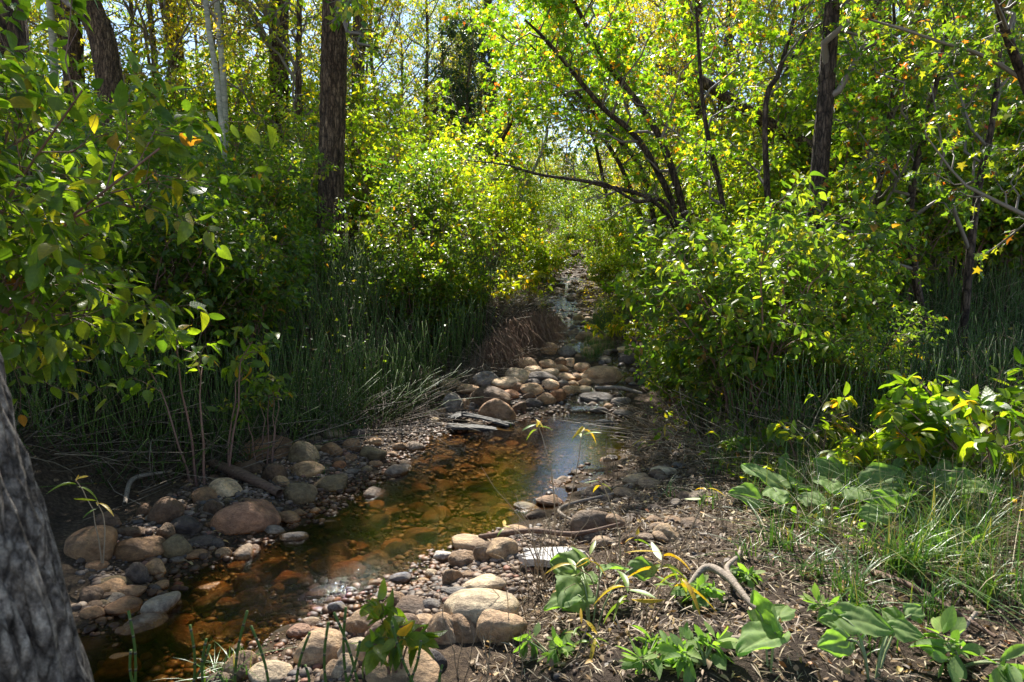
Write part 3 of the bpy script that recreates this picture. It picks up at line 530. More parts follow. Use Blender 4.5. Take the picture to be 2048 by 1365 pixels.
for s in [
 (485,1030,122,92,'red','large rounded reddish boulder at the water edge of the shaded left bank',LB),
 (528,895,94,66,'brown','broad tan-brown boulder with a pointed right end tucked under the horsetails',LB),
 (605,905,60,56,'olive','upright olive-grey stone just right of the pointed boulder under the horsetails',LB),
 (612,936,62,36,'tan','flat tan stone resting in front of the upright olive-grey stone',LB),
 (598,987,58,50,'olive','round olive stone right of the large reddish boulder',LB),
 (548,946,42,52,'umber','dark plum-brown stone between the pointed boulder and the reddish boulder',LB),
 (494,934,56,40,'umber','dark flat stone left below the pointed boulder',LB),
 (662,964,56,42,'olive','square-shouldered olive stone with a bright sun fleck, nearest the water above the dark pool',LB),
 (663,898,42,34,'brown','reddish-brown stone in the upper row right of the olive-grey stone',LB),
 (703,890,34,32,'brown','squarish brown stone with sun stripes on its top',LB),
 (746,908,48,38,'olive','angular wedge-shaped stone striped with sun near the gravel tongue',LB),
 (744,883,32,18,'tan','small flat sunlit tan stone above the wedge-shaped stone',LB),
 (668,868,42,26,'olive','moss-tinted stone below the green horsetail tuft',LB),
 (718,866,26,20,'dark','small dark stone beneath the green horsetail tuft',LB),
 (800,892,30,22,'brown','brown stone at the shore end of the sunny gravel tongue',LB),
 (678,930,26,20,'rust','small rusty stone between the olive stones',LB),(700,943,28,14,'grey','thin grey stone lying at the dark water edge',LB),
 (560,962,32,26,'tan','small layered tan stone above the round olive stone',LB),
 (504,962,34,18,'grey','flat grey stone directly above the large reddish boulder',LB),
 (576,1033,46,32,'brown','flat brown stone at the water right of the reddish boulder',LB),
 (548,1060,40,26,'grey','wet grey stone leaning against the right foot of the reddish boulder',LB),
 (630,1022,20,16,'tan','small tan stone on the shore above the dark water',LB),
 (408,990,46,40,'brown','brown stone behind and left of the reddish boulder',LB),(448,975,58,50,'pale','pale grey stone leaning behind the reddish boulder',LB),
 (425,1015,34,40,'umber','dark stone squeezed against the left side of the reddish boulder',LB),
 (330,1020,60,66,'umber','tall dark faceted stone standing left of the reddish boulder',LB),
 (368,1050,60,42,'dark','dark triangular stone with a pale ridge left of the reddish boulder',LB),
 (275,1092,88,66,'brown','large smooth olive-brown boulder among the shaded left bank stones',LB),
 (350,1092,54,56,'olive','speckled five-sided stone right of the smooth olive-brown boulder',LB),
 (330,1062,32,36,'umber','small dark stone between the faceted stone and the speckled stone',LB),
 (400,1083,50,28,'dark','flat dark stone with tan blotches below the reddish boulder',LB),
 (434,1088,34,28,'dark','rounded dark grey stone at the left foot of the reddish boulder',LB),
 (390,1108,40,24,'brown','pair-shaped brown stone at the shore edge',LB),(447,1106,28,28,'tan','tan stone dipping into the dark water below the reddish boulder',LB),
 (178,1088,88,84,'brown','big cracked brown boulder half hidden behind the grey trunk',LB),
 (212,1040,58,40,'umber','rounded dark stone behind the cracked brown boulder',LB),
 (270,1148,44,58,'dark','blackish upright stone left of the small pale stone',LB),(310,1134,38,40,'tan','small pale wrinkled stone close to the water on the left bank',LB),
 (222,1172,52,34,'tan','light tan oval stone near the grey trunk',LB),(243,1211,66,42,'brown','long ridged brown stone at the left water edge near the grey trunk',LB),
 (224,1196,36,26,'grey','blue-grey stone under the light tan oval stone',LB),(180,1190,40,40,'umber','dark stone in the corner between grey trunk and water',LB),
 (262,1062,46,30,'umber','flat dark stone lying behind the smooth olive-brown boulder',LB),(290,1020,30,34,'brown','narrow brown stone left of the tall faceted stone',LB),
 (228,1335,78,60,'pale','pale sun-dappled stone at the bottom left beside the grey trunk',LB),
 (791,1100,42,44,'dark','rounded grey-topped stone standing alone in the middle of the shallows',UW),
 (662,1050,34,22,'grey','small grey stone poking out of the dark water',UW),(668,1086,46,24,'olive','flat greenish stone awash in the dark water',UW),
 (627,1105,36,30,'grey','grey stone just under the dark water',UW),(508,1224,52,34,'brown','brown stone half sunk near the lower left of the water',UW),
 (671,1214,36,34,'grey','plum-grey stone at the water edge beside the foreground boulders',UW),(393,1173,44,26,'rust','wet golden-brown stone at the left edge of the water',UW),
 (956,1022,48,22,'dark','dark oval stone lying in the blue sky reflection',UW),(968,996,26,18,'grey','small grey stone behind the dark oval stone in the blue reflection',UW),
 (346,1248,48,26,'red','reddish block lying under the dark rippled water',UW),(716,1094,38,18,'rust','ribbed orange stone under the shallows',UW),
 (567,1157,58,24,'rust','long orange-brown stone under the dark water',UW),
 (962,1222,120,100,'pale','largest pale sunlit boulder in the foreground beside the pool',RB),
 (1002,1255,80,76,'tan','rounded tan boulder joined to the right of the largest pale boulder',RB),
 (930,1255,70,66,'brown','brown boulder wedged below the largest pale boulder',RB),
 (886,1262,56,68,'tan','upright egg-shaped boulder left of the largest pale boulder',RB),
 (968,1166,72,36,'pale','flat-topped pale slab behind the largest pale boulder',RB),
 (642,1298,84,78,'tan','big domed tan boulder in the foreground left of the leafy sprig',RB),
 (712,1306,64,62,'pale','pale boulder behind the foreground horsetails',RB),
 (730,1246,64,58,'brown','shaded brown boulder at the water edge of the foreground heap',RB),
 (786,1262,88,74,'umber','purplish boulder behind the leafy sprig',RB),(800,1335,124,84,'tan','huge smooth tan boulder at the bottom edge under the leafy sprig',RB),
 (866,1322,44,46,'dark','black glossy stone right of the leafy sprig',RB),(848,1242,48,30,'tan','tan stone filling the gap between the purplish and the egg-shaped boulder',RB),
 (690,1335,40,60,'pale','narrow upright pale stone at the bottom edge',RB),(664,1345,40,44,'tan','low tan stone leaning at the bottom edge',RB),
 (925,1119,46,36,'brown','round brown stone at the sunny shore right of the white stone',RB),(886,1113,30,26,'white','small white stone at the sunny shore',RB),
 (942,1087,66,30,'tan','long tan stone at the waterline behind the round brown stone',RB),(1003,1100,52,50,'tan','rounded tan stone right of the long tan stone',RB),
 (972,1106,40,44,'brown','brown stone tucked between two tan shore stones',RB),(906,1155,32,42,'brown','upright brown stone on the gravel beach',RB),
 (800,1156,36,28,'grey','cracked grey stone on the gravel beach at the water line',RB),(793,1198,32,30,'brown','small brown stone in front of the gravel beach',RB),
 (750,1168,22,18,'tan','little tan stone at the tip of the gravel beach',RB),(766,1192,28,20,'grey','grey stone beside the small brown stone of the gravel beach',RB),
 (860,1208,34,26,'grey','low grey stone between gravel beach and largest pale boulder',RB),(822,1215,58,40,'umber','dark sloping stone above the purplish boulder',RB),
 (864,1148,24,20,'pale','small pale stone amid the pebbles of the gravel beach',RB),(914,1182,40,22,'grey','bluish stone at the foot of the pale slab',RB),
 (598,1263,40,32,'red','orange-red stone on the pebbles by the dark water',RB),(622,1246,38,26,'brown','brown stone touching the orange-red stone',RB),
 (536,1347,66,46,'pale','cream stone at the bottom edge among foreground horsetails',RB),(478,1335,52,58,'brown','brown cone-shaped stone at the bottom edge beside the spiky tuft',RB),
 (455,1355,60,30,'umber','dark stone at the bottom edge behind the spiky tuft',RB),
 (1188,1046,74,62,'umber','dark rounded boulder in the leaf litter right of the pool',RB),(1224,1048,40,42,'brown','brown stone leaning against the dark boulder in the litter',RB),
 (1055,1016,44,22,'olive','flat olive stone at the right shore of the blue reflection',RB),(1100,1002,44,24,'brown','flat brown stone on the right shore above the dark boulder',RB),
 (1030,1062,46,28,'tan','tan stone at the shore under the yellow-leaved sprig',RB),(1072,1030,34,20,'umber','dark stone dipping in the blue reflection',RB),(1300,968,36,28,'tan','tan stone among litter on the right bank',RB),
 (1328,942,42,22,'pale','pale flat stone highest on the littered right bank',RB),(1272,958,44,26,'tan','tan slab sloping to the right shore',RB),(1250,985,40,20,'brown','thin brown slab below the sloping tan slab',RB),
 (1335,1066,42,38,'tan','tan stone behind the crooked root on the right bank',RB),(1262,1078,28,28,'umber','small upright stone near the fallen branch',RB),(1345,1040,26,16,'brown','small brown stone above the tan stone behind the crooked root',RB),
 (849,756,50,38,'brown','tall dark-striped boulder at the far left end of the stone heap',DM),(862,780,27,27,'rust','rusty square stone in front of the striped boulder',DM),
 (837,787,24,26,'olive','shaded olive stone at the left tip of the stone heap',DM),(903,769,40,24,'tan','tan stone under the horsetails in the back row of the stone heap',DM),
 (937,780,38,24,'tan','rounded tan stone left of the biggest dark boulder of the heap',DM),(972,760,42,34,'grey','shadowed grey boulder behind the heap under the grass',DM),
 (905,807,35,46,'grey','upright grey egg-shaped stone in front of the heap',DM),(929,810,20,26,'brown','narrow brown stone right of the upright grey egg',DM),
 (979,794,70,48,'umber','biggest dark boulder of the heap',DM),(994,822,58,52,'brown','blocky brown boulder standing at the water over the broken planks',DM),
 (942,813,14,20,'grey','small blue-grey stone between the upright egg and the blocky boulder',DM),(1013,766,48,26,'pale','pale elongated stone on top of the heap',DM),
 (1036,752,42,30,'pale','pale shadow-striped boulder at the crest of the heap',DM),(1056,728,32,26,'tan','tan pointed stone at the upper left of the heap',DM),
 (1099,699,26,28,'tan','upright stone against the undercut bank',DM),(1134,705,30,26,'grey','grey-tan stone at the narrow of the stream',DM),
 (1096,728,30,18,'tan','angular tan stone in the upper heap',DM),(1120,723,22,18,'brown','brown stone of the upper heap beside its pale twin',DM),(1137,725,20,18,'pale','pale stone of the upper heap beside the stream',DM),
 (1066,741,30,18,'pale','pale block left in the upper heap',DM),(1099,745,30,16,'pale','flat pale stone in the middle of the upper heap',DM),(1121,737,26,16,'tan','tilted tan stone in the upper heap',DM),
 (1165,736,27,20,'tan','tan stone left of the great sloping boulder',DM),(1206,752,68,44,'tan','great sloping tan boulder at the right end of the heap in the stream',DM),
 (1084,756,56,16,'dark','long blue-black stone across the middle of the heap',DM),(1068,765,28,16,'dark','small blue-black stone below the long one',DM),
 (1098,768,32,22,'pale','bright cream stone in the centre of the heap',DM),(1063,778,38,24,'tan','two-toned oval stone front centre of the heap',DM),
 (1130,753,34,16,'tan','flat tan stone right of the long blue-black stone',DM),(1153,754,20,15,'brown','small brown stone left of the tilted stones',DM),(1176,755,30,20,'pale','pale tilted stone leaning on the great sloping boulder',DM),
 (1168,765,26,18,'tan','tan stone beneath the pale tilted stone',DM),(1124,766,22,14,'grey','small grey stone right of the bright cream stone',DM),(1146,768,20,14,'tan','little tan stone between the larger front stones of the heap',DM),
 (1143,780,34,22,'tan','rounded tan stone in the front right row of the heap',DM),(1169,780,26,16,'pale','small cream stone at the front right corner of the heap',DM),
 (1023,788,30,18,'rust','orange-brown flat stone right of the biggest dark boulder',DM),(1036,774,20,18,'brown','brown stone between the pale elongated and the two-toned stone',DM),
 (1115,792,28,28,'rust','wet orange boulder at the front of the heap',DM),(1093,798,32,26,'brown','wet glinting brown stone at the front of the heap',DM),(1069,806,28,18,'dark','shiny black stone at the pool edge of the heap',DM),
 (1058,792,20,15,'umber','dark stone above the shiny black stone',DM),(1039,815,22,24,'umber','dark upright stone right of the blocky boulder',DM),
 (1196,797,58,28,'dark','dark humped boulder right of the little fall',DM),(1182,813,24,20,'umber','dark stone at the foot of the humped boulder',DM),(1198,803,30,16,'brown','brown stone leaning on the humped boulder',DM),
 (1200,821,30,16,'dark','low dark stone at the pool edge right of the little fall',DM),(1242,802,32,20,'grey','grey stone at the right end of the pool head',DM),(1216,813,18,14,'brown','small brown stone in front of the humped boulder',DM),
 (1247,826,32,14,'grey','flat grey stone under the dry grass at the pool head',DM),(1171,671,34,22,'tan','smooth tan stone upstream beside the grass tuft',DM),
 (1204,682,42,24,'tan','two-toned boulder upstream on the right shore',DM),(1204,694,38,14,'brown','long low stone in front of the two-toned boulder upstream',DM),(1219,673,22,14,'tan','small tan stone behind the two-toned boulder',DM),
 (1178,704,18,20,'tan','tan stone at the right edge of the sparkling channel',DM),(1252,702,28,16,'pale','pale flat stone right of the sandy patch',DM),(1257,718,32,28,'dark','blue-grey stone half under the right shrub',DM),
 (1158,636,20,14,'tan','lone tan stone in the upstream shallows',DM),(1176,638,16,9,'pale','pale flat stone beside the lone upstream stone',DM),
 (858,808,18,14,'brown','small brown stone below the rusty square stone',DM),(839,820,16,12,'tan','little tan stone at the gravel below the heap',DM),(882,822,16,12,'tan','little cream stone left of the upright egg',DM),
 (870,841,14,11,'pale','small pale stone on the gravel tongue',DM),(899,832,16,12,'grey','small grey stone below the upright egg',DM),(889,788,24,17,'tan','tan stone above the upright egg',DM),(879,803,18,14,'umber','small dark stone left of the upright egg',DM),
]: stone(*s)
# smaller unnamed cobbles: scattered by area, alike ones share a label and a group
g = np.random.default_rng(77)
IV3, IF3 = icosphere(3)
SH3 = [rock_shape(700 + i, IV3, 5 + i % 7) for i in range(10)]
def cobbles(name, poly, n, w0, w1, label, seed, sink=.3):
    g = np.random.default_rng(seed); pl = np.array(poly, float); lo, hi = pl.min(0), pl.max(0); mb = MB(); c = 0
    while c < n:
        q = g.uniform(lo, hi)
        if sdf(pl, q[None])[0] > 0: continue
        P, t = G(*q); W_ = w0 * (w1 / w0) ** g.uniform() * 6.0 / FPX; S = np.array([W_, W_ * g.uniform(.65, .95), W_ * g.uniform(.4, .7)]) / 2; a = g.uniform(0, 6.28); L = SH3[c % 10] * S
        L = np.stack([L[:, 0] * math.cos(a) - L[:, 1] * math.sin(a), L[:, 0] * math.sin(a) + L[:, 1] * math.cos(a), L[:, 2]], 1); mb.add(L + [P[0], P[1], P[2] + S[2] * (1 - 2 * sink)], IF3); c += 1
    return tag(mb.obj(name, M_cob), label, 'cobbles', None, 'stuff')
def scatter_px(poly, n, w0, w1, cols, label, group, sink=.3):
    pl = np.array(poly, float); lo, hi = pl.min(0), pl.max(0); c = 0
    while c < n:
        q = g.uniform(lo, hi)
        if sdf(pl, q[None])[0] > 0: continue
        P, t = G(*q); wpx = w0 * (w1 / w0) ** g.uniform() * 6.0 / t * .9
        stone(q[0], q[1], wpx, wpx * .7, cols[int(g.integers(len(cols)))], label, group, sink=sink); c += 1
scatter_px([(170,1120),(330,1040),(470,900),(640,850),(800,830),(820,900),(700,985),(620,1040),(560,1060),(430,1115),(330,1165),(230,1230),(170,1240)], 62, 13, 34, ['umber', 'brown', 'grey', 'olive', 'brown'], 'small shaded cobble between the larger stones of the left bank', 'small cobbles of the left bank', .35)
scatter_px([(820,790),(900,750),(1060,720),(1150,730),(1170,800),(1050,830),(900,840),(830,840)], 34, 12, 26, ['tan', 'brown', 'grey', 'pale', 'umber'], 'small sunlit cobble filling a gap in the heap of stones across the creek', 'small cobbles of the stone heap')
scatter_px([(600,1260),(760,1150),(900,1100),(1060,1060),(1060,1160),(900,1290),(1000,1340),(560,1365)], 26, 10, 22, ['tan', 'brown', 'grey', 'red'], 'small cobble wedged among the foreground boulders right of the water', 'small cobbles of the foreground heap')
cobbles('cobbles', [(1070,980),(1290,840),(1450,940),(1400,1080),(1080,1100)], 60, 14, 34, 'small stones half buried in dry leaves on the right bank', 1, .35)
cobbles('bed_cobbles', [(820,900),(1000,850),(1200,850),(1200,900),(1040,1040),(860,1090),(700,1170),(560,1240),(400,1300),(260,1270),(420,1140),(640,1050)], 130, 20, 56, 'amber-stained stones lying under the clear shallow water', 2, .45)
cobbles('cobbles', [(1130,480),(1180,480),(1200,560),(1190,600),(1110,600),(1110,560)], 160, 26, 80, 'stones of the far dry part of the stream bed', 3)
cobbles('cobbles', [(1190,600),(1110,600),(1130,680),(1290,790),(1300,740),(1220,650)], 90, 20, 50, 'stones along the narrow stream above the heap', 4)
print('stones', nrock[0])

# pebbles (stuff)
def pebbles(name, poly_px, n, r0, r1, label, flat=.6, seed=3):
    g = np.random.default_rng(seed); W_ = np.array([G(a, b)[0][:2] for a, b in poly_px]); lo, hi = W_.min(0), W_.max(0)
    Q = g.uniform(lo, hi, (n * 4, 2)); Q = Q[sdf(W_, Q) < 0][:n]; n = len(Q); r = r0 * (r1 / r0) ** (g.uniform(0, 1, n) ** 2.0)
    sh = [rock_shape(300 + i, IV2, 3 + i % 4) * (1 + .12 * SN(400 + i, 3, 12, 2.5)(IV2))[:, None] for i in range(10)]; mb = MB()
    for k in range(10):
        q = Q[k::10]; rr = r[k::10]; m = len(q); a = g.uniform(0, 6.28, m); S = np.stack([rr, rr * g.uniform(.6, .9, m), rr * g.uniform(.4, .7, m)], 1)
        L = sh[k][None] * S[:, None]; ca, sa = np.cos(a)[:, None], np.sin(a)[:, None]
        V = np.stack([L[..., 0] * ca - L[..., 1] * sa, L[..., 0] * sa + L[..., 1] * ca, L[..., 2]], -1); V[..., :2] += q[:, None]; V[..., 2] += (H(q[:, 0], q[:, 1]) + S[:, 2] * .3)[:, None]
        mb.add(V, (IF2[None] + (np.arange(m) * len(IV2))[:, None, None]).reshape(-1, 3))
    return tag(mb.obj(name, M_pebble), label, 'gravel', None, 'stuff')
pebbles('gravel', [(150,1110),(330,1000),(560,850),(800,820),(900,850),(800,930),(640,1040),(430,1130),(240,1260),(150,1300)], 5500, .008, .034, 'wet gravel between the stones of the left bank')
pebbles('gravel', [(800,860),(900,810),(1000,800),(1150,740),(1240,790),(1240,850),(1000,850),(830,930)], 2600, .009, .035, 'sunlit gravel tongue between the left bank and the pool head', seed=4)
pebbles('gravel', [(500,1330),(700,1200),(820,1130),(900,1090),(1080,1050),(1080,1180),(860,1300),(700,1365),(500,1365)], 4000, .006, .03, 'fine gravel beach at the foreground edge of the water', seed=5)
pebbles('bed_gravel', [(190,1290),(420,1130),(640,1040),(850,880),(1020,840),(1190,830),(1240,870),(1120,980),(880,1100),(700,1200),(430,1362),(200,1365)], 6500, .006, .04, 'amber gravel lying on the bed under the clear water', seed=6)
pebbles('gravel', [(1090,640),(1110,560),(1140,480),(1180,480),(1190,560),(1260,700),(1290,790),(1200,720)], 2600, .015, .07, 'gravel of the upstream channel', seed=7)
pebbles('gravel', [(1100,960),(1330,900),(1450,1000),(1900,1250),(1700,1365),(1100,1365)], 900, .006, .02, 'scattered pebbles in the soil of the right bank', seed=8)

# ------------------------------------------------------------------ planks, logs, driftwood
def slab(name, p0, p1, width, th, mat, label, cat, ends=.08, seed=0, lift=.0):
    g = np.random.default_rng(seed); p0 = np.array(p0, float); p1 = np.array(p1, float); d = p1 - p0; L = np.linalg.norm(d); d /= L; s = unit(np.cross([0, 0, 1.], d)); n = np.cross(d, s); K, M = 26, 9; mb = MB()
    t = np.linspace(0, 1, K); u = np.linspace(-1, 1, M); e0 = g.uniform(-1, 1, M) * ends; e1 = g.uniform(-1, 1, M) * ends
    tt = t[:, None] * (1 + e1[None]) + (1 - t[:, None]) * e0[None]; wv = width / 2 * (1 + .12 * np.sin(t * 7 + seed) + g.normal(size=K) * .03)
    top = p0 + d * (tt * L)[..., None] + s * (u[None] * wv[:, None])[..., None]; bow = .01 * np.sin(t * 3.1)[:, None, None] * n
    gr = (g.normal(size=(1, M)) * .0025 + g.normal(size=(K, M)) * .0012)[..., None] * n
    A = top + n * th / 2 + bow + gr; B = top - n * th / 2 + bow; idx = np.arange(K * M).reshape(K, M); q = lambda i: np.stack([i[:-1, :-1], i[1:, :-1], i[1:, 1:], i[:-1, 1:]], -1).reshape(-1, 4)
    b = idx + K * M; F = [q(idx), q(b)[:, ::-1]]
    for a_, b_ in ((idx[0], b[0]), (idx[-1], b[-1]), (idx[:, 0], b[:, 0]), (idx[:, -1], b[:, -1])): F.append(np.stack([a_[:-1], a_[1:], b_[1:], b_[:-1]], -1))
    mb.add(np.concatenate([A, B]), F); return tag(mb.obj(name, mat, smooth=False), label, cat)
def gp(px, py, dz=0.0): P, t = G(px, py); P[2] += dz; return P
P0, P1 = gp(898, 862, .05), gp(1020, 868, .035); slab('plank', P0, P1, .17, .025, M_plank, 'long wet grey plank lying at the pool edge under the blocky boulder', 'plank', seed=1)
P0, P1 = gp(935, 846, .085), gp(1015, 860, .06); slab('plank', P0, P1, .12, .022, M_plank, 'shorter splintered grey plank lying across the long wet plank', 'plank', .18, seed=2)
P0, P1 = gp(905, 846, .05), gp(930, 838, .06); slab('plank', P0, P1, .13, .02, M_plank, 'small grey board scrap left of the two planks', 'plank', .2, seed=3)
P0, P1 = gp(1052, 1132, .05), gp(1150, 1138, .05); slab('board', P0, P1, .17, .04, M_board, 'bleached white broken board lying in the dry twigs right of the foreground boulders', 'board', .15, seed=4)
P0, P1 = gp(1160, 845, .03), gp(1215, 850, .03); slab('plank', P0, P1, .12, .02, M_plank, 'wet dark board scrap at the right of the pool head', 'plank', .2, seed=5)
def log(name, pts, rad, mat, label, cat='branch', K=40, sides=12, amp=.12, group=None):
    pts = [gp(*p[:2], p[2] if len(p) > 2 else .02) for p in pts]; mb = MB().add(*bark_tube(pts, rad, sides, K, amp, 5, 3, 0)); return tag(mb.obj(name, mat, uv=True), label, cat, group)
log('log', [(425,940,.06), (480,965,.07), (560,1000,.05)], [.03, .042, .03], M_log, 'rotten brown log lying behind the large reddish boulder', 'log')
log('root', [(1365,1200,.03), (1410,1170,.08), (1455,1195,.09), (1500,1230,.05), (1545,1252,.02)], [.009, .018, .017, .013, .008], M_drift, 'crooked pale root arching over the dark soil mound', 'root')
log('root', [(1470,1192,.06), (1452,1170,.08), (1475,1140,.07), (1480,1110,.04)], [.012, .012, .009, .005], M_drift, 'short pale root stub rising behind the crooked root', 'root')
log('branch', [(960,1090,.05), (1060,1085,.07), (1150,1085,.05), (1240,1068,.06)], [.018, .016, .014, .008], M_log, 'straight brown branch lying in the litter above the white board', 'branch', sides=8)
log('branch', [(1240,990,.02), (1120,1040,.08), (1170,1070,.05)], [.01, .012, .006], M_drift, 'thin bent stick beside the dark rounded boulder', 'branch', sides=6)
log('branch', [(60,835,.1), (130,775,.28)], [.02, .014], M_drift, 'broken pale branch stub leaning at the big left trunk', 'branch', sides=8)
log('branch', [(1190,785,.06), (1240,792,.1), (1285,800,.08)], [.02, .025, .015], M_drift, 'pale driftwood piece lying on the stones right of the little fall', 'branch', sides=8)
log('branch', [(250,1020,.04), (268,985,.1), (330,965,.08)], [.014, .018, .01], M_drift, 'forked driftwood lying on the shaded left bank', 'branch', sides=8)
log('branch', [(1430,1303,.02), (1465,1300,.04), (1510,1290,.02)], [.014, .014, .01], M_drift, 'short pale stick on the soil beside the large heart-shaped leaf', 'branch', sides=8)
log('branch', [(1880,1325,.02), (1950,1250,.05)], [.009, .008], M_drift, 'straight straw-coloured stick at the lower right', 'branch', sides=6)
log('branch', [(400,715,.5), (470,740,.42), (550,775,.25)], [.01, .014, .011], M_drift, 'bare branch sloping down out of the left shrub over the horsetails', 'branch', sides=6)
log('branch', [(670,770,.3), (665,810,.1), (672,850,.03)], [.012, .02, .024], M_drift, 'pale dead stem standing at the edge of the left horsetails', 'branch', sides=8)
log('branch', [(1740,1150,.02), (1830,1200,.05), (1990,1290,.03)], [.014, .012, .008], M_log, 'dark stick lying in the dry grass at the far right', 'branch', sides=6)
# root mass hanging from the undercut bank
def along(pts, n, rng): P = spline(pts, 60); i = rng.uniform(0, 58.9, n); a = i.astype(int); return P[a] * (1 - (i - a))[:, None] + P[a + 1] * (i - a)[:, None]
g = np.random.default_rng(12)
top = [gp(985, 735, .2), gp(1030, 695, .25), gp(1070, 665, .2), gp(1098, 652, .12)]
p = along(top, 2600, g) + g.normal(size=(2600, 3)) * [.12, .14, .08]; s = np.linspace(0, 1, 5)
d = np.stack([g.normal(size=2600) * .35 + .25, -np.abs(g.normal(size=2600)) * .4 - .2, np.full(2600, -.75)], 1)
Q = p[:, None] + d[:, None] * (s[None] * g.uniform(.2, .5, (2600, 1)))[..., None] + g.normal(size=(2600, 5, 3)) * .018
tag(MB().add(*tubes(Q, np.full((2600, 5), .0045) * (1 - .6 * s), 3)).obj('root_mass', stem_mat('root_fibre', (.1, .045, .02), (.34, .2, .115), .8, (.2, .12, .07)), uv=False), 'mat of brown roots hanging from the undercut left bank by the narrow stream', 'roots', None, 'stuff')
# ------------------------------------------------------------------ shrubs
UPV = np.array([0, 0, 1.])
def shrub_meshes(seed, h, spread, n_st, leaf, T, mat, nb=6, ntw=4, m=7, smat=M_red, t0=.3, droop=.35, lean=(0, 0)):
    g = np.random.default_rng(seed); s = np.linspace(0, 1, 7); az = g.uniform(0, 6.28, n_st); o = g.uniform(.25, 1, n_st) * spread; hh = h * g.uniform(.7, 1.05, n_st)
    k0 = .12 * min(1, h) ** 1.6; b = np.stack([np.cos(az) * k0, np.sin(az) * k0, az * 0 - .05 * min(1, h)], 1)
    P = b[:, None] + np.stack([(np.cos(az) * o + lean[0])[:, None] * s ** 1.5, (np.sin(az) * o + lean[1])[:, None] * s ** 1.5, hh[:, None] * (s - .12 * s ** 3)], -1) + g.normal(size=(n_st, 7, 3)) * .02 * h * s[None, :, None]
    Rr = np.full((n_st, 7), .006 + .003 * h) * (1 - .7 * s)
    B, Br = grow(P, Rr, nb, t0, 1, .34 * h, 48, .25, 5, g, -.15, .6); W_, Wr = grow(B, Br, ntw, .2, 1, .17 * h, 45, .15, 4, g, -.2, .6)
    st = MB().add(*tubes(P, Rr, 5)); st.add(*tubes(B, Br, 4)); st.add(*tubes(W_, Wr, 3))
    lf = MB(); leaves_on(lf, W_, m, leaf, T, g, droop); leaves_on(lf, B[:, 2:], 4, leaf, T, g, droop); leaves_on(lf, P[:, 5:], 5, leaf, T, g, droop)
    return st.mesh('stems', smat), lf.mesh('foliage', mat, smooth=True, uv=True)
def make_thing(name, parts, loc, rz, s, label, cat, group=None, color=(1, 1, 1)):
    r = empty(name, loc, rz, s, label, cat, group)
    for pn, me in parts: o = link(pn, me, r); o.color = (*color, 1)
    r.color = (*color, 1); return r
dog = [shrub_meshes(20 + i, 2.4, .95 + .15 * i, 16, .075, LEAF_MID, M_leaf, 9, 5, 8, t0=.18) for i in range(3)]
dogf = [shrub_meshes(40 + i, 3.0, 1.2, 16, .085, LEAF_FAR, M_leaf, 9, 5, 8, t0=.2) for i in range(3)]
low = [shrub_meshes(35 + i, 1.9, .8, 14, .072, LEAF_MID, M_leaf, 9, 5, 8, t0=.22) for i in range(2)]
big = shrub_meshes(31, 2.3, .9, 16, .08, LEAF_NEAR, M_leaf, 9, 5, 8, t0=.12)
def P3(px, Y, dz=-.03): x, y, z = PX(px, Y); return (x, y, z + dz)
DG = 'dogwood shrubs lining the creek'
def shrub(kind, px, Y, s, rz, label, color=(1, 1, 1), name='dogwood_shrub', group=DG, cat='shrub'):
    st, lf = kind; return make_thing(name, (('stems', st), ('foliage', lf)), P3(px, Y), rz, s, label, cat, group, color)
FARB = [(k, px, Y) for k, (px, Y) in enumerate([(0, 24), (130, 30), (330, 26), (480, 30), (640, 27), (740, 33), (860, 30), (1320, 30), (1400, 24), (1480, 34), (1560, 22), (1650, 28), (1740, 22), (1830, 27), (1920, 20), (2020, 25), (2120, 20), (1700, 16), (1960, 14), (2080, 12.5), (1880, 16), (1590, 18)])]
nearS = shrub_meshes(33, 2.6, .8, 15, .077, LEAF_NEAR, M_leaf, 9, 5, 9, t0=.48, lean=(.75, -.55), droop=.5)
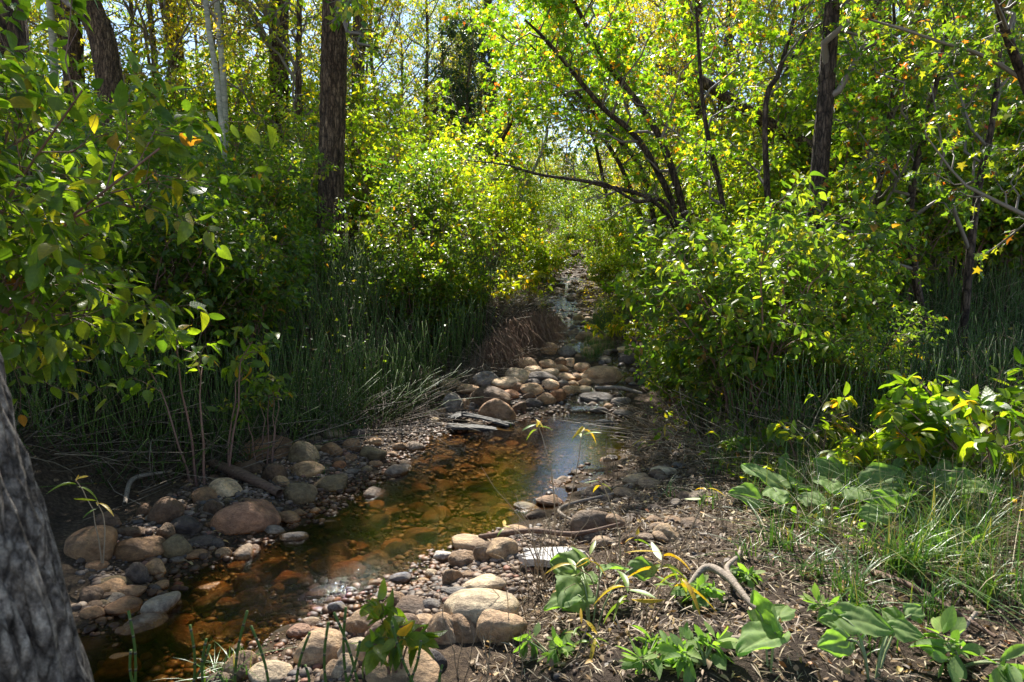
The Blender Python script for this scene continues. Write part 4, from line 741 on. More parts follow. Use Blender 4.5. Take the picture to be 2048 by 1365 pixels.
L_ = [
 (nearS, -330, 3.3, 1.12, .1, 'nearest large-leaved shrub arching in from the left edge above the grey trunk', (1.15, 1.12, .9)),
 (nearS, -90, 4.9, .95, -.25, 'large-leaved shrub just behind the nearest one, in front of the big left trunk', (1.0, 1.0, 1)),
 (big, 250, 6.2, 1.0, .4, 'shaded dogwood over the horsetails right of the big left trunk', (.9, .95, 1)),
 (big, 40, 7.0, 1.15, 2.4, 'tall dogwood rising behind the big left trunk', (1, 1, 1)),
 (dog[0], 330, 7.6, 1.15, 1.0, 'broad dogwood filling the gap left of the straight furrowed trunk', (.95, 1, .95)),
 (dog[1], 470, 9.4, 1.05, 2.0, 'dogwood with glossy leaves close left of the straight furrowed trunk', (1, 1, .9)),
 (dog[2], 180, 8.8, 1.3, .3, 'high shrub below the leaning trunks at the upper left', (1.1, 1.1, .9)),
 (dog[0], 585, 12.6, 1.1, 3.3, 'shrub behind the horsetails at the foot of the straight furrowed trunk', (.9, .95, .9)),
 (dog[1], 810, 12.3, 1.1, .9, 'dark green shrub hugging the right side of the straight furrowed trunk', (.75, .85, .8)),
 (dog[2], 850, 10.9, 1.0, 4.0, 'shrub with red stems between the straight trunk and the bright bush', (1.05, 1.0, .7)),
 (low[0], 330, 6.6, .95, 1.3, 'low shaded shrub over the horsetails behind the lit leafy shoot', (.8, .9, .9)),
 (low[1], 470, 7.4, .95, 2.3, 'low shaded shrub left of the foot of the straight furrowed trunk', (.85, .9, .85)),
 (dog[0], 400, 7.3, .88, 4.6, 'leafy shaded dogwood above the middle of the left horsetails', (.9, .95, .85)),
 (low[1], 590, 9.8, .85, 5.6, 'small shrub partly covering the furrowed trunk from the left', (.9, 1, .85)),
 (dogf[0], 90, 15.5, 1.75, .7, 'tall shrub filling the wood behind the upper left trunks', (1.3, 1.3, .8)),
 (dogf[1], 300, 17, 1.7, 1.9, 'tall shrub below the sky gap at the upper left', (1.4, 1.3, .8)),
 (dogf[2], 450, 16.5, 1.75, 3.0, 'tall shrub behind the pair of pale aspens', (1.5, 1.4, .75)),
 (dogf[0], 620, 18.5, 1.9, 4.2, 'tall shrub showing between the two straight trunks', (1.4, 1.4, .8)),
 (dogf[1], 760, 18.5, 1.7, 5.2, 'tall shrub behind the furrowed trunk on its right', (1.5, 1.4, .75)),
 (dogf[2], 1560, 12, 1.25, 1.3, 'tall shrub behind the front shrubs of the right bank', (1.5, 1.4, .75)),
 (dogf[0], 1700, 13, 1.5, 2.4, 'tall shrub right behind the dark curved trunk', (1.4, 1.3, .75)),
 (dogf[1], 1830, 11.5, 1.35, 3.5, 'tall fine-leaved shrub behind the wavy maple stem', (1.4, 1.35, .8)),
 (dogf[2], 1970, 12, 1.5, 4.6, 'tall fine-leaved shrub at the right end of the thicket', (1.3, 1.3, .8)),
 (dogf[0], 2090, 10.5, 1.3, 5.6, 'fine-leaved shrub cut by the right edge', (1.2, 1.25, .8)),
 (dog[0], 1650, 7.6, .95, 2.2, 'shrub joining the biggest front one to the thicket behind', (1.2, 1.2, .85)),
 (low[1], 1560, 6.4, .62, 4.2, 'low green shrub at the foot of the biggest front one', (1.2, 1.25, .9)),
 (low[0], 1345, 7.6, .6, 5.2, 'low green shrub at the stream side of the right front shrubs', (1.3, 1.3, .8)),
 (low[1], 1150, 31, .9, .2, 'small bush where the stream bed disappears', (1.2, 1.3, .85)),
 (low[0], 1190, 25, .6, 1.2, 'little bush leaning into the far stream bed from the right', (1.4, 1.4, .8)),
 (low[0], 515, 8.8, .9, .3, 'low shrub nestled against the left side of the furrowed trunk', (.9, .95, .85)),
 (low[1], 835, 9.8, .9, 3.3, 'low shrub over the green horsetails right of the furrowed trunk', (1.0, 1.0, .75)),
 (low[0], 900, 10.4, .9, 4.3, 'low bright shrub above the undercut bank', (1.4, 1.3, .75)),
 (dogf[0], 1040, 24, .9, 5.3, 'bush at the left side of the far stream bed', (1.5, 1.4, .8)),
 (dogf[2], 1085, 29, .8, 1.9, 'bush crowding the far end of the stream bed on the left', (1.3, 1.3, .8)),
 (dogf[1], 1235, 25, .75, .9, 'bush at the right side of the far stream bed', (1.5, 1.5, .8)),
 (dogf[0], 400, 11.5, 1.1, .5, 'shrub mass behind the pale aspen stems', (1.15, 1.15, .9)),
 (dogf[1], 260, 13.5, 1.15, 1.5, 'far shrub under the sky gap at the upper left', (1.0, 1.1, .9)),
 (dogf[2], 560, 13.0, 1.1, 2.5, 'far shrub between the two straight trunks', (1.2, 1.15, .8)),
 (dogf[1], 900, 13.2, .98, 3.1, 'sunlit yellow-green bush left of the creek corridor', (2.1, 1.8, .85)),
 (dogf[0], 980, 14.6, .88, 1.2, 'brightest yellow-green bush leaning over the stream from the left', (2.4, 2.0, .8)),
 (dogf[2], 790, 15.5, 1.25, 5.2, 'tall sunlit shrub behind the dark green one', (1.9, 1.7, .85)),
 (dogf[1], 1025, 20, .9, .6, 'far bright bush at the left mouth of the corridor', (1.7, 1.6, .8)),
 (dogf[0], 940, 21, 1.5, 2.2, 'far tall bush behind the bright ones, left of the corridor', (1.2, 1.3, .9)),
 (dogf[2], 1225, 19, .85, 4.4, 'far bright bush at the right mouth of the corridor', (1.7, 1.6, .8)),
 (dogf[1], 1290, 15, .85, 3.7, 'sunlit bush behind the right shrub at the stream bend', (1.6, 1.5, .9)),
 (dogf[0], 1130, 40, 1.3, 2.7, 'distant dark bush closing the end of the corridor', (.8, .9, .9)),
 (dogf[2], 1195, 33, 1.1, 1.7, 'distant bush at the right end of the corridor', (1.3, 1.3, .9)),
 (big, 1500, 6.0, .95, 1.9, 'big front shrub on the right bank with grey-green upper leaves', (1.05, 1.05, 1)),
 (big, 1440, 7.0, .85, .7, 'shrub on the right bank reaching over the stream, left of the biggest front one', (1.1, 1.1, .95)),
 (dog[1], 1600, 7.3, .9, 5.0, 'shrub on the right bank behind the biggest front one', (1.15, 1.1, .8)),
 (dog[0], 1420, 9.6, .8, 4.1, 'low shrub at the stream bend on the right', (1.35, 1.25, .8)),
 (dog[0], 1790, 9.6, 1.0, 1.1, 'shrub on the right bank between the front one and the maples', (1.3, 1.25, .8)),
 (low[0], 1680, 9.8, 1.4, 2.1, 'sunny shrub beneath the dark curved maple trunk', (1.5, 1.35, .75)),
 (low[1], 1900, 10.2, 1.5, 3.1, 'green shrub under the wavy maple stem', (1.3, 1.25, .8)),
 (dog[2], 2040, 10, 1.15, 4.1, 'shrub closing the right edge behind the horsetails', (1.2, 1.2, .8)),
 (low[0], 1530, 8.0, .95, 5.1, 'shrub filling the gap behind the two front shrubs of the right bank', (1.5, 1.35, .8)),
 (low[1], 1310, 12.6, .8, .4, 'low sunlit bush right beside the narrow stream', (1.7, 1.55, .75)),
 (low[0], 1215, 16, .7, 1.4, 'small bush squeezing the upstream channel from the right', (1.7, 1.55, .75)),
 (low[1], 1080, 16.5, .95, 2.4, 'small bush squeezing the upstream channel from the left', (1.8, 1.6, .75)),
 (low[0], 1100, 21, 1.0, 3.4, 'bush hanging over the left edge of the far stream bed', (1.7, 1.5, .8)),
 (dog[2], 1690, 5.8, .5, 2.0, 'small pale upright dogwood among the right horsetails', (1.3, 1.25, 1)),
 (dogf[1], 1450, 11.5, .9, 2.9, 'sunlit shrub behind the dark curved maple trunk', (1.5, 1.4, .8)),
]
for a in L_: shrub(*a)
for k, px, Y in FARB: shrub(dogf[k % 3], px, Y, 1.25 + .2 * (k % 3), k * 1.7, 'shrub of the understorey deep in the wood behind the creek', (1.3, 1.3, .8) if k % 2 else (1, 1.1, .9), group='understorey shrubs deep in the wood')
# low leafy shoots
shoot = [shrub_meshes(60 + i, .55, .35, 6, .085, LEAF_NEAR, M_leaf, 3, 2, 4, t0=.35, droop=.5) for i in range(3)]
shoot.append(shrub_meshes(66, 1.15, .22, 5, .09, LEAF_NEAR, M_leaf, 3, 2, 4, t0=.8, droop=.5)); shoot.append(shoot[-1])
for px, Y, s, rz, lab, c in [
 (405, 5.15, 1.2, .5, 'low leafy shoot lit bright above the left horsetails', (1.6, 1.5, 1)), (515, 5.5, .75, 1.5, 'smaller leafy shoot right of the lit one over the left horsetails', (1, 1, 1)),
 (1640, 4.5, 1.05, 1.0, 'yellow-green leafy shoot left in the row before the right horsetails', (1.5, 1.3, .9)), (1780, 4.4, 1.1, 2.2, 'yellow-green leafy shoot in the middle of the row before the right horsetails', (1.7, 1.3, .8)),
 (1900, 4.0, 1.1, 3.3, 'red-stemmed leafy shoot right in the row before the right horsetails', (1.3, 1.2, .9)), (2030, 3.9, 1.5, 4.0, 'tall leafy shoot at the right edge', (1.2, 1.2, .8)),
 (1540, 4.9, .7, 5.0, 'small grey-green shoot at the littered right bank', (1, 1.05, 1.1)), (1960, 5.0, 1.3, .2, 'leafy shoot behind the red-stemmed one at the right', (1.3, 1.3, .8)),
 (1060, 10.9, 1.2, .2, 'yellowing shoot on top of the undercut bank', (2.2, 1.5, .7)), (980, 10.4, 1.1, 2.2, 'shoot with drooping yellow leaves left on the undercut bank', (2.2, 1.5, .7)),
 (1230, 10.5, 1.0, 1.1, 'yellow-leaved low plant on the right shore of the narrow stream', (2.4, 1.7, .6)), (1300, 9.6, 1.1, 3.1, 'second yellow-leaved low plant under the right shrubs', (2.3, 1.7, .6)), (1270, 11.8, 1.4, 4.1, 'fern-like pale plant beside the narrow stream', (1.7, 1.7, .8))]:
    st, lf = shoot[3 if px < 600 else int(px) % 3]; make_thing('leafy_shoot', (('stems', st), ('foliage', lf)), P3(px, Y), rz, s, lab, 'plant', 'young leafy shoots', c)

for k in range(46):   # closed thicket behind everything
    px = -300 + k * 60; Y = [48, 56, 66][k % 3]; shrub(dogf[k % 3], px, Y, (2.6 if not 1020 < px < 1230 else 2.0) + .5 * (k % 2), k * 2.1, 'shrub in the far thicket at the end of the wood', [(1.2, 1.1, .8), (1.7, 1.2, .6), (1, 1, .9)][k % 3], group='far thicket of shrubs')
# ------------------------------------------------------------------ trees
def leaves_cluster(mb, W_, m, S, T, g, droop=.4): leaves_on(mb, W_, m, S, T, g, droop, .8)
def tree(name, pts, rad, bark, label, cat='tree', group=None, crown=None, sides=28, rings=70, amp=.1, freq=11, seed=0, cm=M_cotton, S=.09, T=LEAF_FAR, limbs=10, lt=(.45, 1), ll=3.0, nb=7, ntw=5, m=9, color=(1, 1, 1), flare=.35, limb_up=.35, ang=60, extra=None, bare=0):
    """pts world points of the trunk, base first"""
    pts = np.array(pts, float); base = pts[0].copy(); loc = pts - base; root = empty(name, base, 0, 1, label, cat, group); g = np.random.default_rng(seed + 500)
    V, F, U = bark_tube(loc, rad, sides, rings, amp, freq, seed, flare); link('trunk', MB().add(V, F, U).mesh('trunk', bark, True, True), root)
    K = 10; tp = spline(loc, K)[None]; tr = np.interp(np.linspace(0, 1, K), np.linspace(0, 1, len(rad)), rad)[None]
    if limbs:
        B, Br = grow(tp, tr, limbs, lt[0], lt[1], ll, ang, limb_up, 7, g, .12, .5, .04, .25); C, Cr = grow(B, Br, nb, .2, 1, ll * .42, 48, .1, 5, g, -.1, .6, .06); W_, Wr = grow(C, Cr, ntw, .15, 1, ll * .2, 45, .0, 4, g, -.25, .6)
        br = MB().add(*tubes(B, Br, 6)); br.add(*tubes(C, Cr, 4)); br.add(*tubes(W_, Wr, 3)); link('limbs', br.mesh('limbs', M_twig), root)
        if m: lf = MB(); leaves_cluster(lf, W_, m, S, T, g); leaves_on(lf, C[:, 1:], 4, S, T, g); o = link('crown', lf.mesh('crown', cm, True, True), root); o.color = (*color, 1)
    return root
def tp_(pxs, Ys, zs=None):   # trunk points from (px, py) at depth Y, first on the ground
    P = [at(px, py, Y) for (px, py), Y in zip(pxs, Ys)]; x, y = P[0][:2]; P[0] = np.array([x, y, H(x, y) - .1]); return P
# near grey trunk
P = [(-.86, 1.15, .2), (-1.0, 1.15, .96), (-1.07, 1.15, 1.3), (-1.16, 1.15, 1.65), (-1.45, 1.1, 2.6), (-1.8, 1.1, 4.2), (-2.1, 1.2, 6.5)]
tree('leaning_tree', P, [.2, .19, .188, .185, .17, .14, .09], M_greybark, 'grey furrowed trunk leaning across the lower left corner, nearest of all', sides=320, rings=560, amp=.11, freq=21, seed=4, flare=.0, limbs=5, lt=(.75, 1), ll=1.2, nb=5, ntw=4, m=6, cm=M_leaf)
CT = 'tall cottonwoods'
def cw(pxs, Y, r, label, seed, top=13, **k):
    P = tp_(pxs, [Y] * len(pxs)); a, b = P[-2], P[-1]; d = unit(b - a); dz = top - b[2]; e = b + d / max(d[2], .3) * dz * .5; f = b + d / max(d[2], .3) * dz * .9; P += [e, f]
    rad = [r * 1.15] + [r] * (len(pxs) - 1) + [r * .75, r * .3]; k.setdefault('lt', (.55, 1)); return tree('cottonwood_tree', P, rad, k.pop('bark', M_bark), label, 'tree', CT, seed=seed, flare=.2, **k)
cw([(95, 870), (72, 640), (28, 350), (-12, 0)], 5.7, .2, 'big furrowed trunk at the left edge behind the near shrubs, curving up to the left', 11, top=9, sides=60, rings=140, freq=15, limbs=7, ll=2.2, color=(.9, 1, .9))
cw([(662, 655), (662, 400), (668, 120), (672, 0)], 11.4, .2, 'straight furrowed brown trunk left of centre, thickest in full view', 12, top=15, sides=72, rings=200, freq=15, limbs=20, ll=2.7, lt=(.55, 1), S=.125, m=10, limb_up=.05, ang=75)
cw([(556, 520), (558, 300), (558, 0)], 17, .22, 'second straight trunk just left of the thickest one', 13, top=16, limbs=16, ll=3.6, lt=(.4, 1), S=.12)
cw([(255, 420), (215, 130), (170, -10)], 13.5, .23, 'trunk at upper left leaning to the left beside the sky gap', 14, top=13, limbs=14, ll=3, lt=(.38, 1), color=(1.2, 1.1, .8))
cw([(150, 420), (146, 100), (125, -10)], 16, .2, 'dim trunk between the leaning one and the left edge', 15, top=14, limbs=9, ll=3)
cw([(365, 420), (352, 120), (335, 0)], 20, .22, 'dark trunk behind the yellow leaves right of the sky gap', 16, top=15, limbs=16, ll=3.6, lt=(.3, 1), cm=M_yellow)
cw([(985, 420), (985, 150), (975, 0)], 30, .17, 'slender far trunk standing in the sky left of centre', 17, top=15, limbs=12, ll=3.4, cm=M_yellow)
cw([(1395, 480), (1388, 200), (1383, 0)], 19, .24, 'reddish-brown trunk behind the leaning maple stems', 18, top=16, limbs=12, ll=3.8, cm=M_yellow)
cw([(1770, 440), (1762, 150), (1755, 0)], 18, .28, 'wide fibrous trunk behind the maples at the upper right', 19, top=16, limbs=10, ll=3.5)
cw([(1815, 430), (1812, 120), (1808, 0)], 23, .15, 'left one of the two close dark trunks at the upper right', 20, top=15, limbs=8, ll=3)
cw([(1838, 430), (1832, 120), (1830, 0)], 23.5, .15, 'right one of the two close dark trunks at the upper right', 21, top=15, limbs=8, ll=3)
cw([(1252, 400), (1254, 150), (1256, 0)], 32, .11, 'thin far trunk among the orange leaves right of centre', 22, top=14, limbs=10, ll=3, cm=M_yellow)
cw([(705, 480), (712, 200), (716, 0)], 19, .12, 'thin brown trunk right behind the thickest one', 23, top=13, limbs=8, ll=3)
AS = 'pale aspens'
def aspen(pxs, Y, r, label, seed): 
    P = tp_(pxs, [Y] * len(pxs)); d = unit(P[-1] - P[-2]); P.append(P[-1] + d * 4); tree('aspen_tree', P, [r * 1.2] + [r] * (len(pxs) - 1) + [r * .4], M_aspen, label, 'tree', AS, seed=seed, amp=.015, freq=3, sides=14, limbs=7, lt=(.6, 1), ll=1.5, nb=6, ntw=5, m=6, cm=M_yellow, S=.06, flare=.1)
aspen([(462, 400), (440, 215), (418, 60), (411, 0)], 10, .036, 'slim pale aspen stem leaning slightly left, front one of the pair', 31)
aspen([(456, 400), (448, 180), (438, 60), (433, 0)], 14, .06, 'thicker pale aspen stem behind the slim one', 32)
aspen([(118, 400), (108, 120), (100, 0)], 14, .07, 'pale aspen stem at the upper left edge between dark trunks', 33)
aspen([(985, 470), (1085, 300), (1090, 230), (1092, 150)], 24, .05, 'thin pale stem far behind the bright bush', 34)
# maples on the right
MG = 'maples on the right bank'
def mp(pxs, Ys, rads, label, seed, **k):
    P = tp_(pxs, Ys); k.setdefault('limbs', 12); k.setdefault('ll', 1.9); k.setdefault('lt', (.16, 1)); return tree('maple_tree', P, rads, M_dark, label, 'tree', MG, seed=seed, sides=k.pop('sides', 16), amp=.05, freq=7, cm=k.pop('cm', M_maple), S=k.pop('S', .075), T=MAPLE, nb=k.pop('nb', 7), ntw=k.pop('ntw', 5), m=k.pop('m', 5), flare=.2, **k)
mp([(1622, 560), (1636, 380), (1650, 210), (1666, 0), (1690, -200), (1700, -400)], [8.4] * 6, [.12, .105, .095, .085, .05, .02], 'dark curved maple trunk standing upright right of centre', 41, sides=30, limbs=8, ll=1.9, m=4, lt=(.35, 1))
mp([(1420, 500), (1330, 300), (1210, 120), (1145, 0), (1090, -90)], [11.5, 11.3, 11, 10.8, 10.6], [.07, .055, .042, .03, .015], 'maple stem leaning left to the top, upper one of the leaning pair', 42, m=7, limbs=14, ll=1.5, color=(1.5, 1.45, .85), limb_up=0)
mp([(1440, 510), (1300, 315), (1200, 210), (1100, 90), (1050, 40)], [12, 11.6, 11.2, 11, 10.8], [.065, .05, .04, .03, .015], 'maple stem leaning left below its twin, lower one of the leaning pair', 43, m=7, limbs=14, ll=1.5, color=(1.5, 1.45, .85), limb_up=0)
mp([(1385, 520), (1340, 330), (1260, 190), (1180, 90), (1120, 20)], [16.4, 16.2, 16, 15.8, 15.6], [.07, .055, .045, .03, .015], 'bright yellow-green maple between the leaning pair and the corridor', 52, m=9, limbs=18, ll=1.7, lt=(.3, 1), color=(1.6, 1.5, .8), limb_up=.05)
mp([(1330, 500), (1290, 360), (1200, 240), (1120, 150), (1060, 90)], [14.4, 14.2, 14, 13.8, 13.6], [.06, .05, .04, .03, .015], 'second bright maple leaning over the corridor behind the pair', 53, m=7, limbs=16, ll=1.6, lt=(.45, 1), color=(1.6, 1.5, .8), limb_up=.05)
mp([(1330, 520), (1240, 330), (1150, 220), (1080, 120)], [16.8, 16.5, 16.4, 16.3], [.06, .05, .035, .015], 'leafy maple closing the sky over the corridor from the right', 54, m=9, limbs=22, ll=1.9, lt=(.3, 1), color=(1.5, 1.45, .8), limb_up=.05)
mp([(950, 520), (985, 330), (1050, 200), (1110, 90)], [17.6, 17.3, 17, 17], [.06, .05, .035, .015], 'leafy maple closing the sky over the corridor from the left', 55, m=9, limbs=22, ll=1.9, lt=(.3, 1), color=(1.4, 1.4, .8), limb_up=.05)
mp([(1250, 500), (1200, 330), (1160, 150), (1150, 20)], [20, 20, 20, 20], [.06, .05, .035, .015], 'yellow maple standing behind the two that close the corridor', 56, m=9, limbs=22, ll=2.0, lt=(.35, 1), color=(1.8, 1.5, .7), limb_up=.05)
mp([(1430, 520), (1330, 425), (1200, 370), (1080, 350), (1010, 330), (930, 321)], [11, 10.6, 10.4, 10.4, 10.6, 11], [.05, .035, .028, .02, .014, .006], 'dark bare bough reaching left across the creek corridor', 44, m=0, limbs=9, ll=.8, limb_up=-.1)
mp([(1430, 520), (1345, 425), (1270, 402), (1205, 366), (1160, 378)], [10, 9.8, 9.6, 9.6, 9.6], [.05, .032, .024, .016, .008], 'shorter dark bough arching over the stream below the long one', 45, m=0, limbs=7, ll=.7, limb_up=-.1)
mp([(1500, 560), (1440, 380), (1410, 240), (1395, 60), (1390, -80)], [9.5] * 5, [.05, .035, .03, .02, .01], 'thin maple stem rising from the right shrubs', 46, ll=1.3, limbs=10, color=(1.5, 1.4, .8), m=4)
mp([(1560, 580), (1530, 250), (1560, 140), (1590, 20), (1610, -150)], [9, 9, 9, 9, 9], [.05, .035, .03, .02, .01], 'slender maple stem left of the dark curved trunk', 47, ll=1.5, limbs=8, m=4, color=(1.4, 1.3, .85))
mp([(1760, 620), (1745, 470), (1770, 300), (1790, 120), (1780, -100)], [8.8] * 5, [.05, .04, .035, .025, .01], 'thin straight maple stem right of the dark curved trunk', 48, ll=1.5)
mp([(1870, 640), (1820, 450), (1850, 260), (1880, 130), (1900, -60)], [8.2] * 5, [.05, .045, .035, .025, .01], 'wavy maple stem in the orange-tinted thicket', 49, ll=1.5)
mp([(1925, 640), (1950, 420), (1985, 240), (2000, 60), (1990, -100)], [7.6] * 5, [.05, .04, .03, .025, .01], 'maple stem nearest the right edge in the orange-tinted thicket', 50, ll=1.6, color=(1.1, 1, .9))
mp([(2200, 760), (2150, 500), (2080, 250), (2010, 60), (1980, -60)], [4.8, 4.8, 4.7, 4.6, 4.5], [.05, .045, .035, .025, .01], 'near maple leaning in from beyond the right edge with red-tipped leaves', 51, ll=1.2, S=.055, m=7, color=(1.0, .92, .9))
for i, (px, Y, hgt, lab) in enumerate([(1560, 13, 4.5, 'maple behind the dark curved trunk on its left'), (1700, 12.5, 5, 'maple behind the dark curved trunk on its right'), (1850, 11.5, 5, 'maple behind the wavy stem'), (2000, 11, 5.2, 'maple behind the stem nearest the right edge'), (1640, 16, 6, 'deeper maple in front of the wide fibrous trunk'), (1950, 15, 6.5, 'deeper maple right of the two close dark trunks'), (1330, 17, 4.5, 'yellow-green maple beyond the stream bend')]):
    x, y, z = PX(px, Y); g = np.random.default_rng(i + 70); P = [(x, y, z - .1), (x + g.normal() * .2, y, z + hgt * .35), (x + g.normal() * .4, y, z + hgt * .7), (x + g.normal() * .5, y, z + hgt * 1.1)]
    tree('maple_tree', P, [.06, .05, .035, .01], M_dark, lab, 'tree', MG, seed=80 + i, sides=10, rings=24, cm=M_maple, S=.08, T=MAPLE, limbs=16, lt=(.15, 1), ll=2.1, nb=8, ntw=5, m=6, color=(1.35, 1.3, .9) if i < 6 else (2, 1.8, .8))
# leaning dead trunk
def deadlog(pxs, Ys, rad, label, seed):
    P = np.array([at(px, py, Y) for (px, py), Y in zip(pxs, Ys)]); b = P[0].copy(); o = MB().add(*bark_tube(P - b, rad, 28, 90, .1, 9, seed, 0)).obj('fallen_trunk', M_bark, uv=True); o.location = b; return tag(o, label, 'fallen tree')
deadlog([(1960, 560), (1900, 490), (1810, 420), (1700, 345), (1600, 285), (1500, 225), (1385, 150)], [10.6, 10.8, 11, 11.2, 11.5, 11.8, 12.2], [.15, .135, .125, .12, .11, .1, .08], 'dead trunk leaning diagonally through the maples at the right', 60)
# background woods: instances of a few trees, sharing meshes
bgk = []
for i, (cm, c, lab) in enumerate([(M_cotton, (1, 1, 1), 'green'), (M_yellow, (1, 1, 1), 'yellow'), (M_cotton, (1.5, 1.3, .8), 'yellow-green'), (M_juni, (1, 1, 1), 'dark')]):
    Hh = 10 if i < 3 else 6
    r = tree('woodland_tree', [(0, 0, -.2), (.1, 0, Hh * .35), (-.1, .1, Hh * .7), (.1, 0, Hh)], [.1, .08, .05, .015], M_bark, 'x', 'tree', 'trees of the wood behind the creek', seed=90 + i, sides=12, rings=24, cm=cm, S=.085, limbs=26, lt=(.1, 1), ll=3.0 if i < 3 else 1.6, nb=8, ntw=5, m=11, color=c)
    bgk.append(r)
BGL = [(0, -60, 19), (1, 60, 24), (0, 300, 22), (2, 420, 27), (1, 500, 21), (0, 620, 26), (2, 760, 22), (0, 860, 27), (1, 930, 36), (2, 935, 32), (3, 945, 24), (3, 905, 27), (2, 1080, 40), (1, 1130, 47), (3, 1150, 52), (2, 1200, 44), (0, 1310, 27), (1, 1310, 24), (1, 1370, 27), (2, 1450, 22), (1, 1520, 26), (0, 1600, 24), (2, 1700, 27), (0, 1800, 30), (2, 1900, 24), (0, 2010, 20), (1, 2100, 26), (0, 700, 38), (1, 560, 40), (2, 200, 36), (0, 1350, 40), (1, 1650, 42), (2, 1850, 40), (0, 20, 38), (2, 1100, 60), (1, 980, 60), (0, 1230, 62), (2, 820, 55), (2, 160, 17), (1, 330, 16.5), (0, 470, 17.5), (2, 610, 16), (1, 735, 23), (0, 810, 27), (2, 890, 29), (1, 975, 30), (0, 960, 30), (1, 1380, 20), (1, 1430, 18), (2, 1590, 18), (2, 1790, 20), (2, 1960, 18), (2, 40, 17)]
used = set(); BN = {0: 'green cottonwood of the background wood', 1: 'yellow autumn tree of the background wood', 2: 'yellow-green tree of the background wood', 3: 'small dark evergreen showing between the bushes beyond the creek'}
g = np.random.default_rng(8)
for k, px, Y in BGL:
    x, y, z = PX(px, Y); s = g.uniform(.85, 1.15); rz = g.uniform(0, 6.28)
    gr = 'background wood, ' + ['green trees', 'yellow trees', 'yellow-green trees', 'dark evergreens'][k]
    if 1060 < px < 1210 and Y > 30: s *= .66
    if k not in used: used.add(k); r = bgk[k]; r.location = (x, y, z); r.rotation_euler = (0, 0, rz); r.scale = (s, s, s); r['label'] = BN[k]; r['group'] = gr
    else: r = copy_thing(bgk[k], (x, y, z), rz, s, BN[k], gr)

# ------------------------------------------------------------------ horsetails and grasses
def poly_world(pl): return np.array([G(a, b)[0][:2] for a, b in pl])
def samp(Wp, n, g):
    lo, hi = Wp.min(0), Wp.max(0); Q = np.zeros((0, 2))
    while len(Q) < n: q = g.uniform(lo, hi, (n, 2)); Q = np.vstack([Q, q[sdf(Wp, q) < 0]])
    return Q[:n]
def stems(name, Wp, n, h0, h1, r, mat, label, cat, seed, lean=.12, K=4, bend=.1, sides=4, dz=0, kind='stuff', avoid=True):
    g = np.random.default_rng(seed); Q = samp(Wp, n, g)
    if avoid: dw, db = fields(Q); Q = Q[dw > .12]
    n = len(Q); h = g.uniform(h0, h1, n); s = np.linspace(0, 1, K); d = g.normal(size=(n, 2)) * lean; b = g.normal(size=(n, 2)) * bend
    x = Q[:, None, 0] + h[:, None] * (d[:, :1] * s + b[:, :1] * s ** 2); y = Q[:, None, 1] + h[:, None] * (d[:, 1:] * s + b[:, 1:] * s ** 2); dd = np.sqrt((d ** 2).sum(1))[:, None]
    z = H(Q[:, 0], Q[:, 1])[:, None] + dz + h[:, None] * s * np.clip(1 - .35 * dd ** 2, .1, 1)
    rr = r * g.uniform(.7, 1.2, n)[:, None] * (1 - .25 * s)
    return tag(MB().add(*tubes(np.stack([x, y, z], -1), rr, sides, True)).obj(name, mat, uv=True), label, cat, None, kind)
HL = np.array([(-6.5, 4.9), (-3.6, 4.75), (-2.5, 5.3), (-1.9, 6.0), (-1.1, 7.2), (-.9, 8.4), (-.35, 9.6), (-.3, 12), (-4, 12.5), (-9, 12)])
HLf = np.array([(-6.5, 4.55), (-3.4, 4.45), (-2.3, 5.2), (-1.6, 6.1), (-1.0, 7.2), (-.8, 8.2), (-1.5, 8.3), (-2.6, 6.6), (-3.5, 5.4), (-6.5, 5.3)])
HR = np.array([(1.55, 6.3), (2.1, 4.9), (3.2, 4.8), (5.5, 4.6), (8, 6), (9, 11), (4, 12), (2.6, 9), (1.9, 6.8)])
stems('horsetail_stand', HL, 8500, .4, 1.0, .0048, M_horse, 'dense dark stand of horsetails covering the left bank', 'horsetails', 1)
stems('horsetail_stand', HLf, 900, .25, .6, .004, M_horse, 'shorter bent horsetails at the front rim of the left bank', 'horsetails', 2, lean=.45, bend=.4)
stems('horsetail_stand', HR, 6500, .3, .85, .005, M_horse, 'dense stand of horsetails across the right bank below the maples', 'horsetails', 3)
M_drystalk = M_straw
M_darkstraw = leaf_mat('shaded_straw', [(0, (.05, .035, .025)), (.6, (.12, .085, .055)), (1, (.3, .24, .17))], tr=.1, rough=.7, transcol=(1, .9, .6), veins=False)  # darker copy of the straw, left bank's shade put into its colour
stems('dead_stalks', HLf, 1500, .15, .5, .0035, M_darkstraw, 'broken grey dead stalks hanging over the left bank rim', 'dead stalks', 4, lean=1.0, bend=.8)
stems('dead_stalks', HL, 2000, .2, .7, .003, M_darkstraw, 'dead straw stalks mixed into the left horsetails', 'dead stalks', 5, lean=.7, bend=.3)
stems('dead_stalks', HR, 2600, .3, .75, .003, M_drystalk, 'dead straw stalks mixed into the right horsetails', 'dead stalks', 6, lean=.7, bend=.4)
stems('dead_stalks', np.array([(1.3, 5.2), (2.1, 4.3), (3.6, 3.4), (5, 3.2), (5, 5), (2.2, 6.3), (1.3, 7.4)]), 1600, .15, .5, .0025, M_drystalk, 'dry grass stems matted on the right bank before the horsetails', 'dry grass', 7, lean=.9, bend=.6)
stems('dead_stalks', np.array([(-.6, 8.3), (.2, 9.5), (.45, 10.3), (.4, 11.5), (-.6, 10.5)]), 1300, .1, .32, .003, M_drystalk, 'tangled dry stalks on the undercut bank above the stone heap', 'dry grass', 8, lean=.9, bend=.6)
